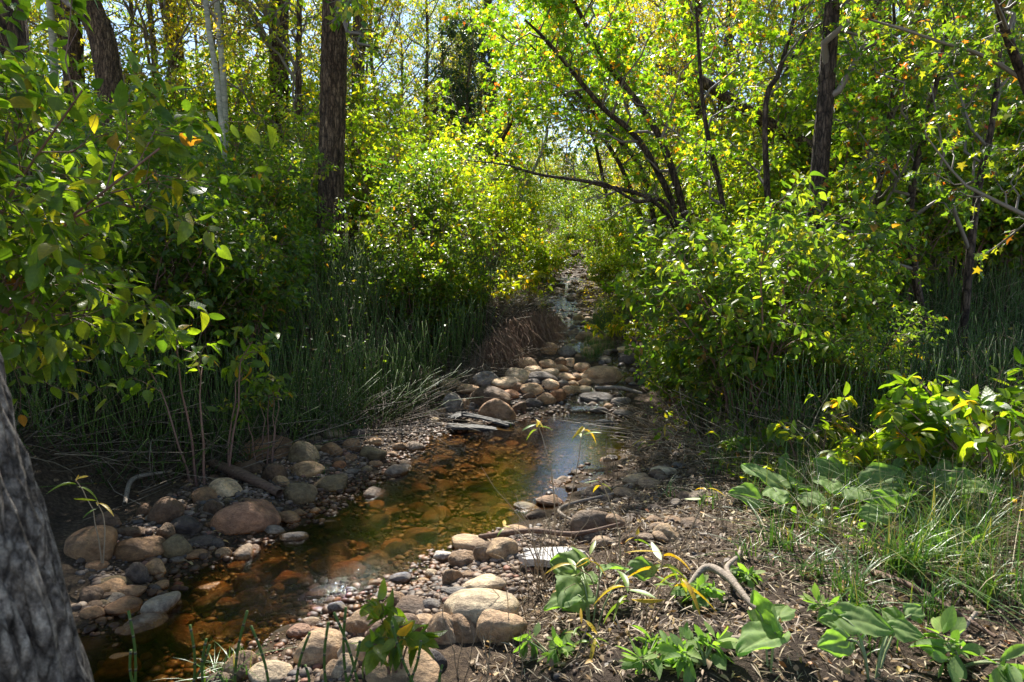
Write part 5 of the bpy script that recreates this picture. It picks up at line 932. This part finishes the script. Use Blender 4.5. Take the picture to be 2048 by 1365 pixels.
def blades(name, Q, n_per, h0, h1, wd, mat, label, cat, seed, lean=.5, kind='stuff', group=None, K=6):
    g = np.random.default_rng(seed); Q = np.repeat(np.asarray(Q, float), n_per, 0); Q = Q + g.normal(size=Q.shape) * .045; n = len(Q); h = g.uniform(h0, h1, n); s = np.linspace(0, 1, K)
    a = g.uniform(0, 6.28, n); L = np.abs(g.normal(size=n)) * lean; dx, dy = np.cos(a), np.sin(a)
    x = Q[:, None, 0] + (h * L * dx)[:, None] * s ** 1.8; y = Q[:, None, 1] + (h * L * dy)[:, None] * s ** 1.8; z = H(Q[:, 0], Q[:, 1])[:, None] + h[:, None] * (s - (.28 * np.clip(L, 0, 2))[:, None] * s ** 2.6)
    P = np.stack([x, y, z], -1); sd = np.stack([-dy, dx, 0 * dx], 1)[:, None] * (wd * g.uniform(.6, 1.2, n)[:, None] * (1 - s ** 2 * .97))[..., None]; cc = np.zeros_like(P); cc[..., 2] = -.35 * np.linalg.norm(sd, axis=2)
    V = np.stack([P + sd, P + cc, P - sd], 2); idx = np.arange(n * K * 3).reshape(n, K, 3)
    F = np.concatenate([np.stack([idx[:, :-1, i], idx[:, :-1, i + 1], idx[:, 1:, i + 1], idx[:, 1:, i]], -1).reshape(-1, 4) for i in (0, 1)])
    return tag(MB().add(V.reshape(-1, 3), F).obj(name, mat, uv=True), label, cat, group, kind)
def tuft(px, py, n, h, wd, label, mat=M_grass, lean=1.25, seed=0): P, _ = G(px, py); return blades('grass_tuft', [P[:2]], n, h * .4, h, wd, mat, label, 'grass', seed, lean, None, 'grass tufts')
for i, (px, py, n, h, lab) in enumerate([(1700, 1190, 60, .26, 'grass tuft left below the largest grass tuft'), (1620, 1150, 46, .24, 'grass tuft right of the crooked root'), (1860, 1230, 50, .26, 'grass tuft right below the largest grass tuft'), (1500, 1120, 30, .2, 'thin grass tuft above the crooked root'), (1960, 1200, 50, .28, 'grass tuft at the right edge above the pale stick'), (1420, 1010, 26, .2, 'thin tuft in the litter left of the broad leaves'), (1800, 1150, 130, .36, 'largest arching green grass tuft on the right bank'), (1560, 1095, 50, .26, 'grass tuft left under the row of broad leaves'), (1940, 1080, 40, .3, 'grass tuft at the right end of the broad leaves'), (1740, 1300, 14, .2, 'few green blades beside the heart-shaped leaves'), (1640, 920, 40, .3, 'yellow-green grass tuft behind the broad leaves'), (1520, 900, 34, .28, 'grass tuft behind the left broad leaves'), (1860, 950, 36, .34, 'grass tuft behind the upright broad leaf'), (1190, 700, 60, .16, 'bright green tuft on the boulders upstream'), (1330, 1000, 10, .2, 'sparse blades by the right bank stones'), (1720, 1235, 40, .22, 'tuft in front of the largest grass tuft'), (740, 830, 90, .2, 'feathery green tuft over the small shaded stones'), (460, 1352, 70, .16, 'spiky pale green tuft at the bottom edge'), (640, 955, 12, .16, 'thin green blades between the shaded stones'), (1970, 960, 60, .45, 'tall grass tuft by the right edge'), (1020, 860, 6, .12, 'few blades beside the planks')]):
    tuft(px, py, n, h, .0035 if py > 800 else .003, lab, seed=30 + i)
g = np.random.default_rng(50); blades('grass', samp(np.array([(1.0, 9.6), (1.5, 10.2), (2.1, 12), (2.4, 15), (1.9, 15), (1.45, 12.5)]), 260, g), 14, .08, .28, .003, M_grass, 'fine green grass along the right shore of the stream', 'grass', 51, .6)
blades('grass', samp(np.array([(1.9, 4.6), (3.2, 3.1), (5, 3), (6, 6), (2.2, 6.2)]), 330, g), 6, .12, .42, .003, M_grass, 'loose green grass among the dry stems on the right bank', 'grass', 52, .6)
blades('dry_grass', samp(np.array([(1.2, 2.4), (3.6, 2.4), (4, 4), (2, 4.2)]), 260, g), 5, .03, .12, .002, M_straw, 'short dry grass on the right foreground soil', 'dry grass', 53, 1.2)
blades('undergrowth', samp(np.array([(-14, 12), (0, 12), (.5, 20), (1.2, 34), (-14, 34)]), 2500, g), 5, .2, .7, .006, M_grass, 'green undergrowth below the woods left of the creek', 'undergrowth', 54, .6, K=4)
blades('undergrowth', samp(np.array([(16, 9), (2.4, 11), (2.6, 20), (4.5, 34), (20, 34)]), 2500, g), 5, .2, .6, .006, M_grass, 'green undergrowth below the woods right of the creek', 'undergrowth', 55, .6, K=4)

g = np.random.default_rng(56)
RG = np.array([(1.5, 3.4), (1.9, 2.6), (3.4, 2.2), (5.2, 3.2), (6, 6), (2.2, 6.2), (1.5, 5.0)])
blades('grass', samp(RG, 620, g), 16, .1, .4, .003, M_grass, 'clumps of arching green grass all over the right bank', 'grass', 57, 1.0)
blades('dry_grass', samp(RG, 240, g), 14, .1, .45, .0022, M_straw, 'clumps of tawny dead grass all over the right bank', 'dry grass', 58, 1.1)
def ground_cover(name, Wp, n, h0, h1, S, T, mat, label, seed, color=(1, 1, 1), nl=5):
    g = np.random.default_rng(seed); Q = samp(Wp, n, g); dw, db = fields(Q); Q = Q[dw > .15]; n = len(Q); h = g.uniform(h0, h1, n); s = np.linspace(0, 1, 4)
    B = np.stack([Q[:, 0], Q[:, 1], H(Q[:, 0], Q[:, 1]) - .01], 1); d = g.normal(size=(n, 3)) * .35 + [0, 0, 1]; P = B[:, None] + d[:, None] * (h[:, None] * s)[..., None]
    mb = MB(); leaves_on(mb, P, nl, S, T, g, .2, .5, .3); o = mb.obj(name, mat, uv=True); o.color = (*color, 1); tag(o, label, 'ground cover', None, 'stuff'); st = MB().add(*tubes(P, np.full((n, 4), .0018), 3)).obj('stems', M_red, o)
ground_cover('weed_cover', RG, 520, .05, .22, .055, LEAF_MID, M_leaf, 'small leafy weeds sprouting among the grass of the right bank', 59, (1.4, 1.3, .9))
ground_cover('weed_cover', np.array([(1.3, 5.4), (2.2, 4.2), (6, 4.2), (8, 8), (3, 9), (1.7, 8)]), 1200, .08, .5, .06, LEAF_MID, M_leaf, 'leafy weeds growing up through the right horsetails', 60, (1.4, 1.3, .8))
ground_cover('weed_cover', np.array([(-5, 6), (-2, 6.4), (-.9, 8.6), (-.4, 11), (-5, 12)]), 700, .3, .9, .06, LEAF_MID, M_leaf, 'leafy weeds mixed into the left horsetails', 68, (1.1, 1.1, .8))
ground_cover('weed_cover', np.array([(1.6, 9.5), (2.0, 9.5), (3, 12), (3.5, 20), (1.9, 20), (1.5, 13)]), 500, .1, .5, .06, LANCE_FAR, M_yellow, 'yellow-leaved weeds along the right shore upstream', 69, (1.2, 1.3, .8))
ground_cover('weed_cover', np.array([(-.3, 10), (.7, 10.8), (.6, 13), (.9, 20), (0, 20), (-1, 12)]), 500, .1, .5, .06, LEAF_FAR, M_leaf, 'weeds on the left bank upstream', 70, (1.7, 1.5, .7))
# leaf litter, straw (stuff)
def litter(name, Wp, n, s0, s1, T, mat, label, cat, seed, tilt=.55, dz=.006):
    g = np.random.default_rng(seed); Q = samp(Wp, n, g); dw, db = fields(Q); Q = Q[dw > .03]; n = len(Q); a = g.uniform(0, 6.28, n); D = np.stack([np.cos(a), np.sin(a), g.normal(size=n) * tilt * .6], 1); N = unit(UPV + g.normal(size=(n, 3)) * tilt)
    P = np.stack([Q[:, 0], Q[:, 1], H(Q[:, 0], Q[:, 1]) + dz + np.abs(g.normal(size=n)) * .012], 1); mb = MB(); leaf_batch(mb, P, D, N, g.uniform(s0, s1, n), T, g); return tag(mb.obj(name, mat, uv=True), label, cat, None, 'stuff')
RF = np.array([(-.3, 2.1), (.2, 1.85), (2.9, 1.85), (5.2, 3.0), (6, 5), (3, 6.5), (1.4, 8.2), (1.1, 7), (.9, 5.2), (.2, 4.3), (.1, 3.5)])
litter('leaf_litter', RF, 20000, .010, .042, LEAF_MID, M_litter, 'brown fallen leaves covering the right bank', 'fallen leaves', 61)
litter('straw_litter', RF, 24000, .02, .1, ovate(2, .03, .3, .2, 1.0), M_straw, 'bits of dry straw and bark strewn on the right bank', 'straw', 62, .3)
LF = np.array([(-7, 4.2), (-3.5, 4.2), (-2, 5.2), (-1.2, 7), (-.9, 8), (.3, 9.4), (.9, 10.6), (.9, 13), (-8, 13)])
litter('leaf_litter', LF, 9000, .02, .06, LEAF_FAR, M_litter, 'dark fallen leaves under the left horsetails', 'fallen leaves', 63)
litter('leaf_litter', np.array([(-.6, 8.5), (.5, 9.7), (.95, 10.6), (.9, 13), (-1, 13)]), 3500, .02, .06, LEAF_FAR, M_litter, 'brown leaves on the undercut bank', 'fallen leaves', 64)
litter('leaf_litter', np.array([(1.4, 8.4), (1.9, 10), (1.7, 14), (4, 20), (12, 20), (10, 6), (2, 7)]), 7000, .03, .07, LEAF_FAR, M_litter, 'fallen leaves under the maples', 'fallen leaves', 65)
litter('leaf_litter', np.array([(.2, 12), (2.6, 12), (5, 22), (8, 40), (1, 40), (-1, 20)]), 9000, .03, .09, LEAF_FAR, M_litter, 'leaves strewn over the far stream bed and its banks', 'fallen leaves', 71)
litter('leaf_litter', poly_world([(830, 900), (780, 830), (900, 800), (1000, 830), (860, 880)]), 500, .012, .035, LEAF_MID, M_litter, 'dry leaf scraps on the sunny gravel tongue', 'fallen leaves', 66)
litter('leaf_litter', poly_world([(300, 1150), (560, 900), (800, 860), (640, 1020), (450, 1110)]), 260, .02, .045, LEAF_MID, M_litter, 'few fallen leaves between the shaded stones', 'fallen leaves', 67)

# ------------------------------------------------------------------ foreground plants
g = np.random.default_rng(91)
def heart(n=18, m=11, lobes=0, seed=0):
    gg = np.random.default_rng(seed); V = []; U = []
    for i in range(n + 1):
        t = i / n
        for j in range(-m, m + 1):
            u = j / m; w_ = .46 * math.sin(PI * (t * .97 + .015) ** .72) ** .75 * (1 + .07 * math.sin(t * 15 + lobes) + .04 * math.sin(t * 37 + lobes * 2)); back = .22 * (abs(u) ** 1.5) * (1 - t) ** 2.2
            x = t - back * 1.0; y = u * w_
            z = .07 * abs(u) * w_ * 3 * math.cos(lobes) - .26 * t * t + .045 * math.sin(8 * u + 9 * t + lobes) * (abs(u) ** 1.2 + .2) - .035 * math.exp(-(u * 7) ** 2)
            V.append((x, y, z)); U.append((.5 + u * .5, t))
    M = 2 * m + 1; idx = np.arange((n + 1) * M).reshape(n + 1, M); F = np.stack([idx[:-1, :-1], idx[1:, :-1], idx[1:, 1:], idx[:-1, 1:]], -1).reshape(-1, 4)
    return np.array(V), [F], np.array(U)
HEARTS = [heart(lobes=k * 1.7) for k in range(4)]
def burdock(spec, label, seed, base=None):
    """spec: list of (px,py,len_px,heading_deg,pitch) leaf centres; heading 0=right in picture plane, 90=away"""
    gg = np.random.default_rng(seed); cx_ = np.mean([s[0] for s in spec]); by = max(s[1] for s in spec); P0, t0 = G(*(base or (cx_, by + 8))); root = empty('broadleaf_plant', P0, 0, 1, label, 'plant', 'broad-leaved plants'); stk = []
    for i, (px, py, lp, hd, pitch) in enumerate(spec):
        Pc, t = G(px, py + lp * .25); Pc = Pc - P0; L = lp * t / FPX * 1.0; a = R(hd); D = np.array([math.cos(a) * math.cos(R(pitch)), math.sin(a) * math.cos(R(pitch)), math.sin(R(pitch))])
        up = .11 + .4 * L; N = unit(UPV * math.cos(R(pitch)) - .45 * np.array([0, 1, 0]) * 1 + gg.normal(size=3) * .38 - D * math.sin(R(pitch)) * .6); c = Pc + np.array([0, 0, up]); b = c - D * L * .5; mb = MB()
        leaf_batch(mb, b[None], D[None], N[None], np.array([L]), HEARTS[(seed + i) % 4]); o = link('leaf', mb.mesh('leaf', M_burdock, True, True), root); v = gg.uniform(.85, 1.15); o.color = (v, v, v, 1)
        s = np.linspace(0, 1, 6)[:, None]; path = (b * .12) * (1 - s) + b * s + np.array([0, 0, .05]) * np.sin(s * PI) ; path[0, 2] = -.02; stk.append(path)
    link('stalks', MB().add(*tubes(np.array(stk), np.full((len(stk), 6), .004), 5)).mesh('stalks', M_stalk), root); return root
M_stalk = stem_mat('green_stalk', (.12, .2, .05), (.2, .28, .08))
burdock([(1528, 990, 85, 150, 35), (1580, 975, 60, 60, 55), (1600, 1010, 60, 240, 20), (1490, 1035, 60, 190, 25), (1625, 1040, 50, 300, 10), (1555, 1030, 55, 270, 0)], 'leftmost broad-leaved plant of the row, with ragged grey-green leaves', 1)
burdock([(1668, 985, 80, 160, 40), (1700, 950, 65, 60, 55), (1770, 1000, 80, 10, 30), (1660, 1010, 70, 250, 10), (1720, 1030, 60, 300, 5)], 'broad-leaved plant in the middle of the row', 2)
burdock([(1812, 945, 110, 95, 55), (1850, 995, 50, 20, 20)], 'plant with one tall upright rounded leaf standing above the row', 3)
burdock([(1800, 1035, 60, 250, 25), (1770, 1045, 50, 170, 30), (1880, 990, 70, 60, 50), (1930, 1005, 65, 20, 30), (1960, 1020, 60, 340, 15), (1745, 1075, 60, 200, 15)], 'rightmost broad-leaved plant of the row, spreading low', 4)
burdock([(1130, 1180, 70, 160, 5), (1150, 1240, 95, 250, 0), (1120, 1255, 70, 200, 0), (1230, 1185, 55, 20, 5), (1290, 1190, 50, 0, 0), (1175, 1205, 45, 300, 20)], 'broad-leaved plant under the yellow-spotted weeds right of the big pale boulder', 5)
burdock([(1545, 1310, 105, 290, 5), (1560, 1280, 60, 60, 10), (1510, 1350, 95, 200, 0)], 'large heart-leaved plant at the bottom right of centre', 6, (1540, 1345))
burdock([(1730, 1310, 90, 340, 5), (1665, 1305, 50, 170, 10), (1810, 1325, 55, 330, 5), (1830, 1280, 45, 30, 15), (1665, 1355, 60, 200, 0), (1775, 1290, 40, 120, 10)], 'heart-leaved plant at the bottom right with folded leaves', 7)
burdock([(1870, 720, 70, 0, 10), (1950, 770, 80, 30, 10), (2000, 740, 90, 80, 20)], 'large grey leaves behind the yellow-green shoots at the right', 8)
burdock([(1570, 790, 55, 160, 5), (1600, 760, 40, 30, 10), (1640, 810, 50, 0, 5)], 'grey-green broad leaves before the right horsetails', 9)
# weeds with long yellow-spotted leaves
def weed(px, py, tops, label, seed, mat=M_spot, T=LANCE, lsz=.11, nl=5, spread=.6, name='yellowing_weed', S=None):
    gg = np.random.default_rng(seed); P0, t0 = G(px, py); root = empty(name, P0, 0, 1, label, 'weed', 'weeds with long yellow leaves'); paths = []; lf = MB()
    for (tx, ty) in tops:
        e = at(tx, ty, P0[1] - .0 + gg.uniform(-.1, .1)) - P0; s = np.linspace(0, 1, 8)[:, None]; p = e * s + np.array([.03, 0, .05]) * np.sin(s * PI) + gg.normal(size=(8, 3)) * .006 * s; paths.append(p)
        a = gg.uniform(0, 6.28) + np.arange(nl) * 2.4; D = np.stack([np.cos(a), np.sin(a) * .8, gg.uniform(-.3, .6, nl)], 1); pos = np.repeat(p[-1:], nl, 0) - np.arange(nl)[:, None] * unit(e)[None] * .015
        leaf_batch(lf, pos, D, unit(UPV + gg.normal(size=(nl, 3)) * .3), gg.uniform(.6, 1.1, nl) * lsz, T, gg)
    link('stems', MB().add(*tubes(np.array(paths), np.full((len(paths), 8), .0042) * np.linspace(1, .5, 8), 5)).mesh('stems', M_weedstem), root); link('leaves', lf.mesh('leaves', mat, True, True), root); return root
M_weedstem = stem_mat('weed_stem', (.22, .13, .06), (.34, .24, .13))
weed(1110, 1115, [(1165, 850), (1075, 840)], 'tall weed with crossed yellow and green leaves in front of the pool head', 1, lsz=.11)
weed(1360, 1100, [(1415, 975)], 'weed with a yellow-spotted leaf whorl standing on the right bank', 2, lsz=.1)
weed(1300, 930, [(1290, 880), (1330, 850)], 'weed with curled yellow leaves at the right shore', 3, lsz=.13)
weed(1290, 1270, [(1325, 1110), (1255, 1170), (1360, 1150)], 'branching weed with big yellow-spotted leaves over the broad green leaves', 4, lsz=.15, nl=6)
weed(1150, 1320, [(1165, 1240), (1200, 1270)], 'low weed with dark-spotted leaves at the soil mound', 5, lsz=.1)
weed(1080, 1170, [(1005, 1045)], 'slender weed with a yellow tip over the blue reflection', 6, lsz=.08, nl=3)
weed(1190, 1230, [(1150, 1130), (1180, 1110)], 'weed with hanging green leaves above the white board', 7, lsz=.12, nl=4)
weed(1240, 1180, [(1275, 1070), (1200, 960)], 'thin weed with a yellow leaf left of the bigger branching one', 8, lsz=.09, nl=3)
weed(205, 1140, [(150, 960), (195, 1000)], 'red-stemmed sprig with yellow and orange leaves beside the grey trunk', 9, lsz=.12, nl=4)
# dry twiggy weeds
def twigs(px, py, n, hpx, label, seed, mat=M_weedstem, lean=.35):
    gg = np.random.default_rng(seed); P0, t0 = G(px, py); h = hpx * t0 / FPX; s = np.linspace(0, 1, 7); d = gg.normal(size=(n, 3)) * [lean, lean * .6, 0] + [0, 0, 1]
    P = (gg.normal(size=(n, 3)) * [.05, .04, 0])[:, None] + d[:, None] * (h * gg.uniform(.5, 1.1, n)[:, None] * s)[..., None] + gg.normal(size=(n, 7, 3)) * .008 * s[None, :, None]; Rr = np.full((n, 7), .0024) * (1 - .5 * s)
    B, Br = grow(P, Rr, 3, .4, 1, h * .3, 40, .2, 4, gg, -.05, .7); o = MB().add(*tubes(P, Rr, 4)).add(*tubes(B, Br, 3)).obj('dry_weed', mat); o.location = P0; return tag(o, label, 'dry weed', 'dry twiggy weeds')
for a in [(1080, 1180, 12, 150, 'dry twigs standing over the white board', 1), (1120, 1160, 9, 190, 'dry twigs right of the white board', 2), (1040, 1250, 6, 130, 'bare twigs before the right side of the big pale boulders', 3), (935, 1365, 5, 170, 'bare twigs at the bottom edge before the egg-shaped boulder', 4), (1250, 1150, 10, 120, 'dry twigs behind the branching yellow weed', 5), (1360, 1150, 9, 110, 'dry twigs behind the crooked root', 6), (1230, 960, 10, 90, 'dry twigs at the right shore of the blue reflection', 7), (1330, 900, 12, 90, 'grey twig tangle on the upper right shore', 8), (1450, 1060, 8, 90, 'dry twigs left of the broad leaves', 9), (1600, 900, 10, 120, 'straw-coloured stems behind the grey-green leaves', 10, M_straw), (1740, 920, 10, 140, 'straw-coloured stems behind the upright leaf', 11, M_straw), (1990, 900, 12, 230, 'tall straw-coloured stems at the right edge', 12, M_straw, .15), (1000, 1365, 5, 110, 'short bare twigs at the bottom edge', 13)]: twigs(*a)
# leafy sprig at the bottom edge
spr = shrub_meshes(71, .34, .16, 5, .085, LEAF_NEAR, M_leaf, 2, 1, 3, t0=.4, droop=.3); P0, _ = G(790, 1365)
make_thing('leafy_sprig', (('stems', spr[0]), ('foliage', spr[1])), P0, 1.0, 1.0, 'red-stemmed leafy sprig in front of the foreground boulders at the bottom edge', 'plant', 'young leafy shoots', (1.25, 1.2, 1.1))
# small rosettes on the soil
ros = [shrub_meshes(75 + i, .08, .1, 7, .07, ovate(5, .2, .3, .1, 1.1), M_burdock, 1, 1, 1, smat=M_stalk, t0=.3) for i in range(2)]
for i, (px, py, s, lab) in enumerate([(1290, 1340, 1, 'small jagged rosette on the soil below the mound'), (1360, 1325, .8, 'tiny pale rosette on the soil mound'), (1410, 1330, 1.1, 'rosette left of the large heart-leaved plant'), (1400, 1200, 1, 'rosette at the foot of the crooked root'), (1660, 1240, 1, 'flat rosette before the grass tuft'), (1880, 1110, 1.2, 'pale rosette right of the largest grass tuft'), (1100, 1320, 1, 'seedling at the left foot of the mound'), (1490, 1165, .8, 'two-leaved seedling above the crooked root'), (1920, 1340, 1.4, 'toothed rosette in the bottom right corner')]):
    P0, _ = G(px, py); make_thing('rosette', (('stems', ros[i % 2][0]), ('foliage', ros[i % 2][1])), P0, i * 1.3, s, lab, 'small plant', 'small rosettes')
# individual horsetail stalks in the foreground
def stalk(p0, p1, Y0, r, label, bend=.02):
    a = at(*p0, Y0); b = at(*p1, Y0 + .03); s = np.linspace(0, 1, 9)[:, None]; d = b - a; P = a + d * s + np.array([bend, 0, 0]) * np.sin(s * PI); ext = a - unit(d) * .0
    gz = float(H(a[0], a[1])); P = np.vstack([[a[0] - d[0] * .15, a[1], gz - .02], P]) if a[2] > gz else P
    o = MB().add(*tubes(P[None], np.full((1, len(P)), r), 8, True)).obj('horsetail_stalk', M_horse, uv=True, smooth=True); return tag(o, label, 'horsetail', 'horsetail stalks of the foreground')
for i, (p0, p1, lab) in enumerate([((268, 1400), (257, 1222), 'thick horsetail stalk in front of the lower left water'), ((278, 1400), (262, 1300), 'short horsetail stalk beside the thick one'), ((383, 1400), (380, 1250), 'upright horsetail stalk left of the spiky tuft'), ((412, 1400), (413, 1278), 'second upright horsetail stalk at the spiky tuft'), ((360, 1400), (420, 1290), 'horsetail stalk slanting right before the spiky tuft'), ((470, 1400), (495, 1222), 'tall pale-tipped horsetail stalk over the dark water'), ((540, 1400), (502, 1252), 'horsetail stalk slanting left beside the pale-tipped one'), ((592, 1400), (620, 1265), 'pale-tipped stalk before the domed tan boulder'), ((610, 1400), (610, 1330), 'short stalk before the domed tan boulder'), ((657, 1400), (657, 1245), 'upright stalk right of the domed tan boulder'), ((720, 1400), (668, 1225), 'pale-tipped stalk slanting left before the pale boulder'), ((700, 1400), (692, 1215), 'thin stalk crossing the slanting one'), ((675, 1400), (720, 1282), 'stalk slanting right below the crossing'), ((845, 1400), (783, 1242), 'thick stalk slanting left before the leafy sprig'), ((800, 1400), (842, 1282), 'stalk slanting right behind the leafy sprig'), ((890, 1400), (885, 1330), 'stubby stalk at the bottom edge right of the sprig'), ((445, 1400), (436, 1345), 'stubby stalk at the bottom edge below the tuft'), ((1155, 1215), (1110, 1290) if False else (1157, 1180), 'short stalk in the broad leaves')]): stalk(p0, p1, 2.25 if i < 17 else 3.2, .0048, lab, .015 * (-1) ** i)
for (a, b, lab) in [((1110, 1320), (1105, 1315), '')][:0]: pass
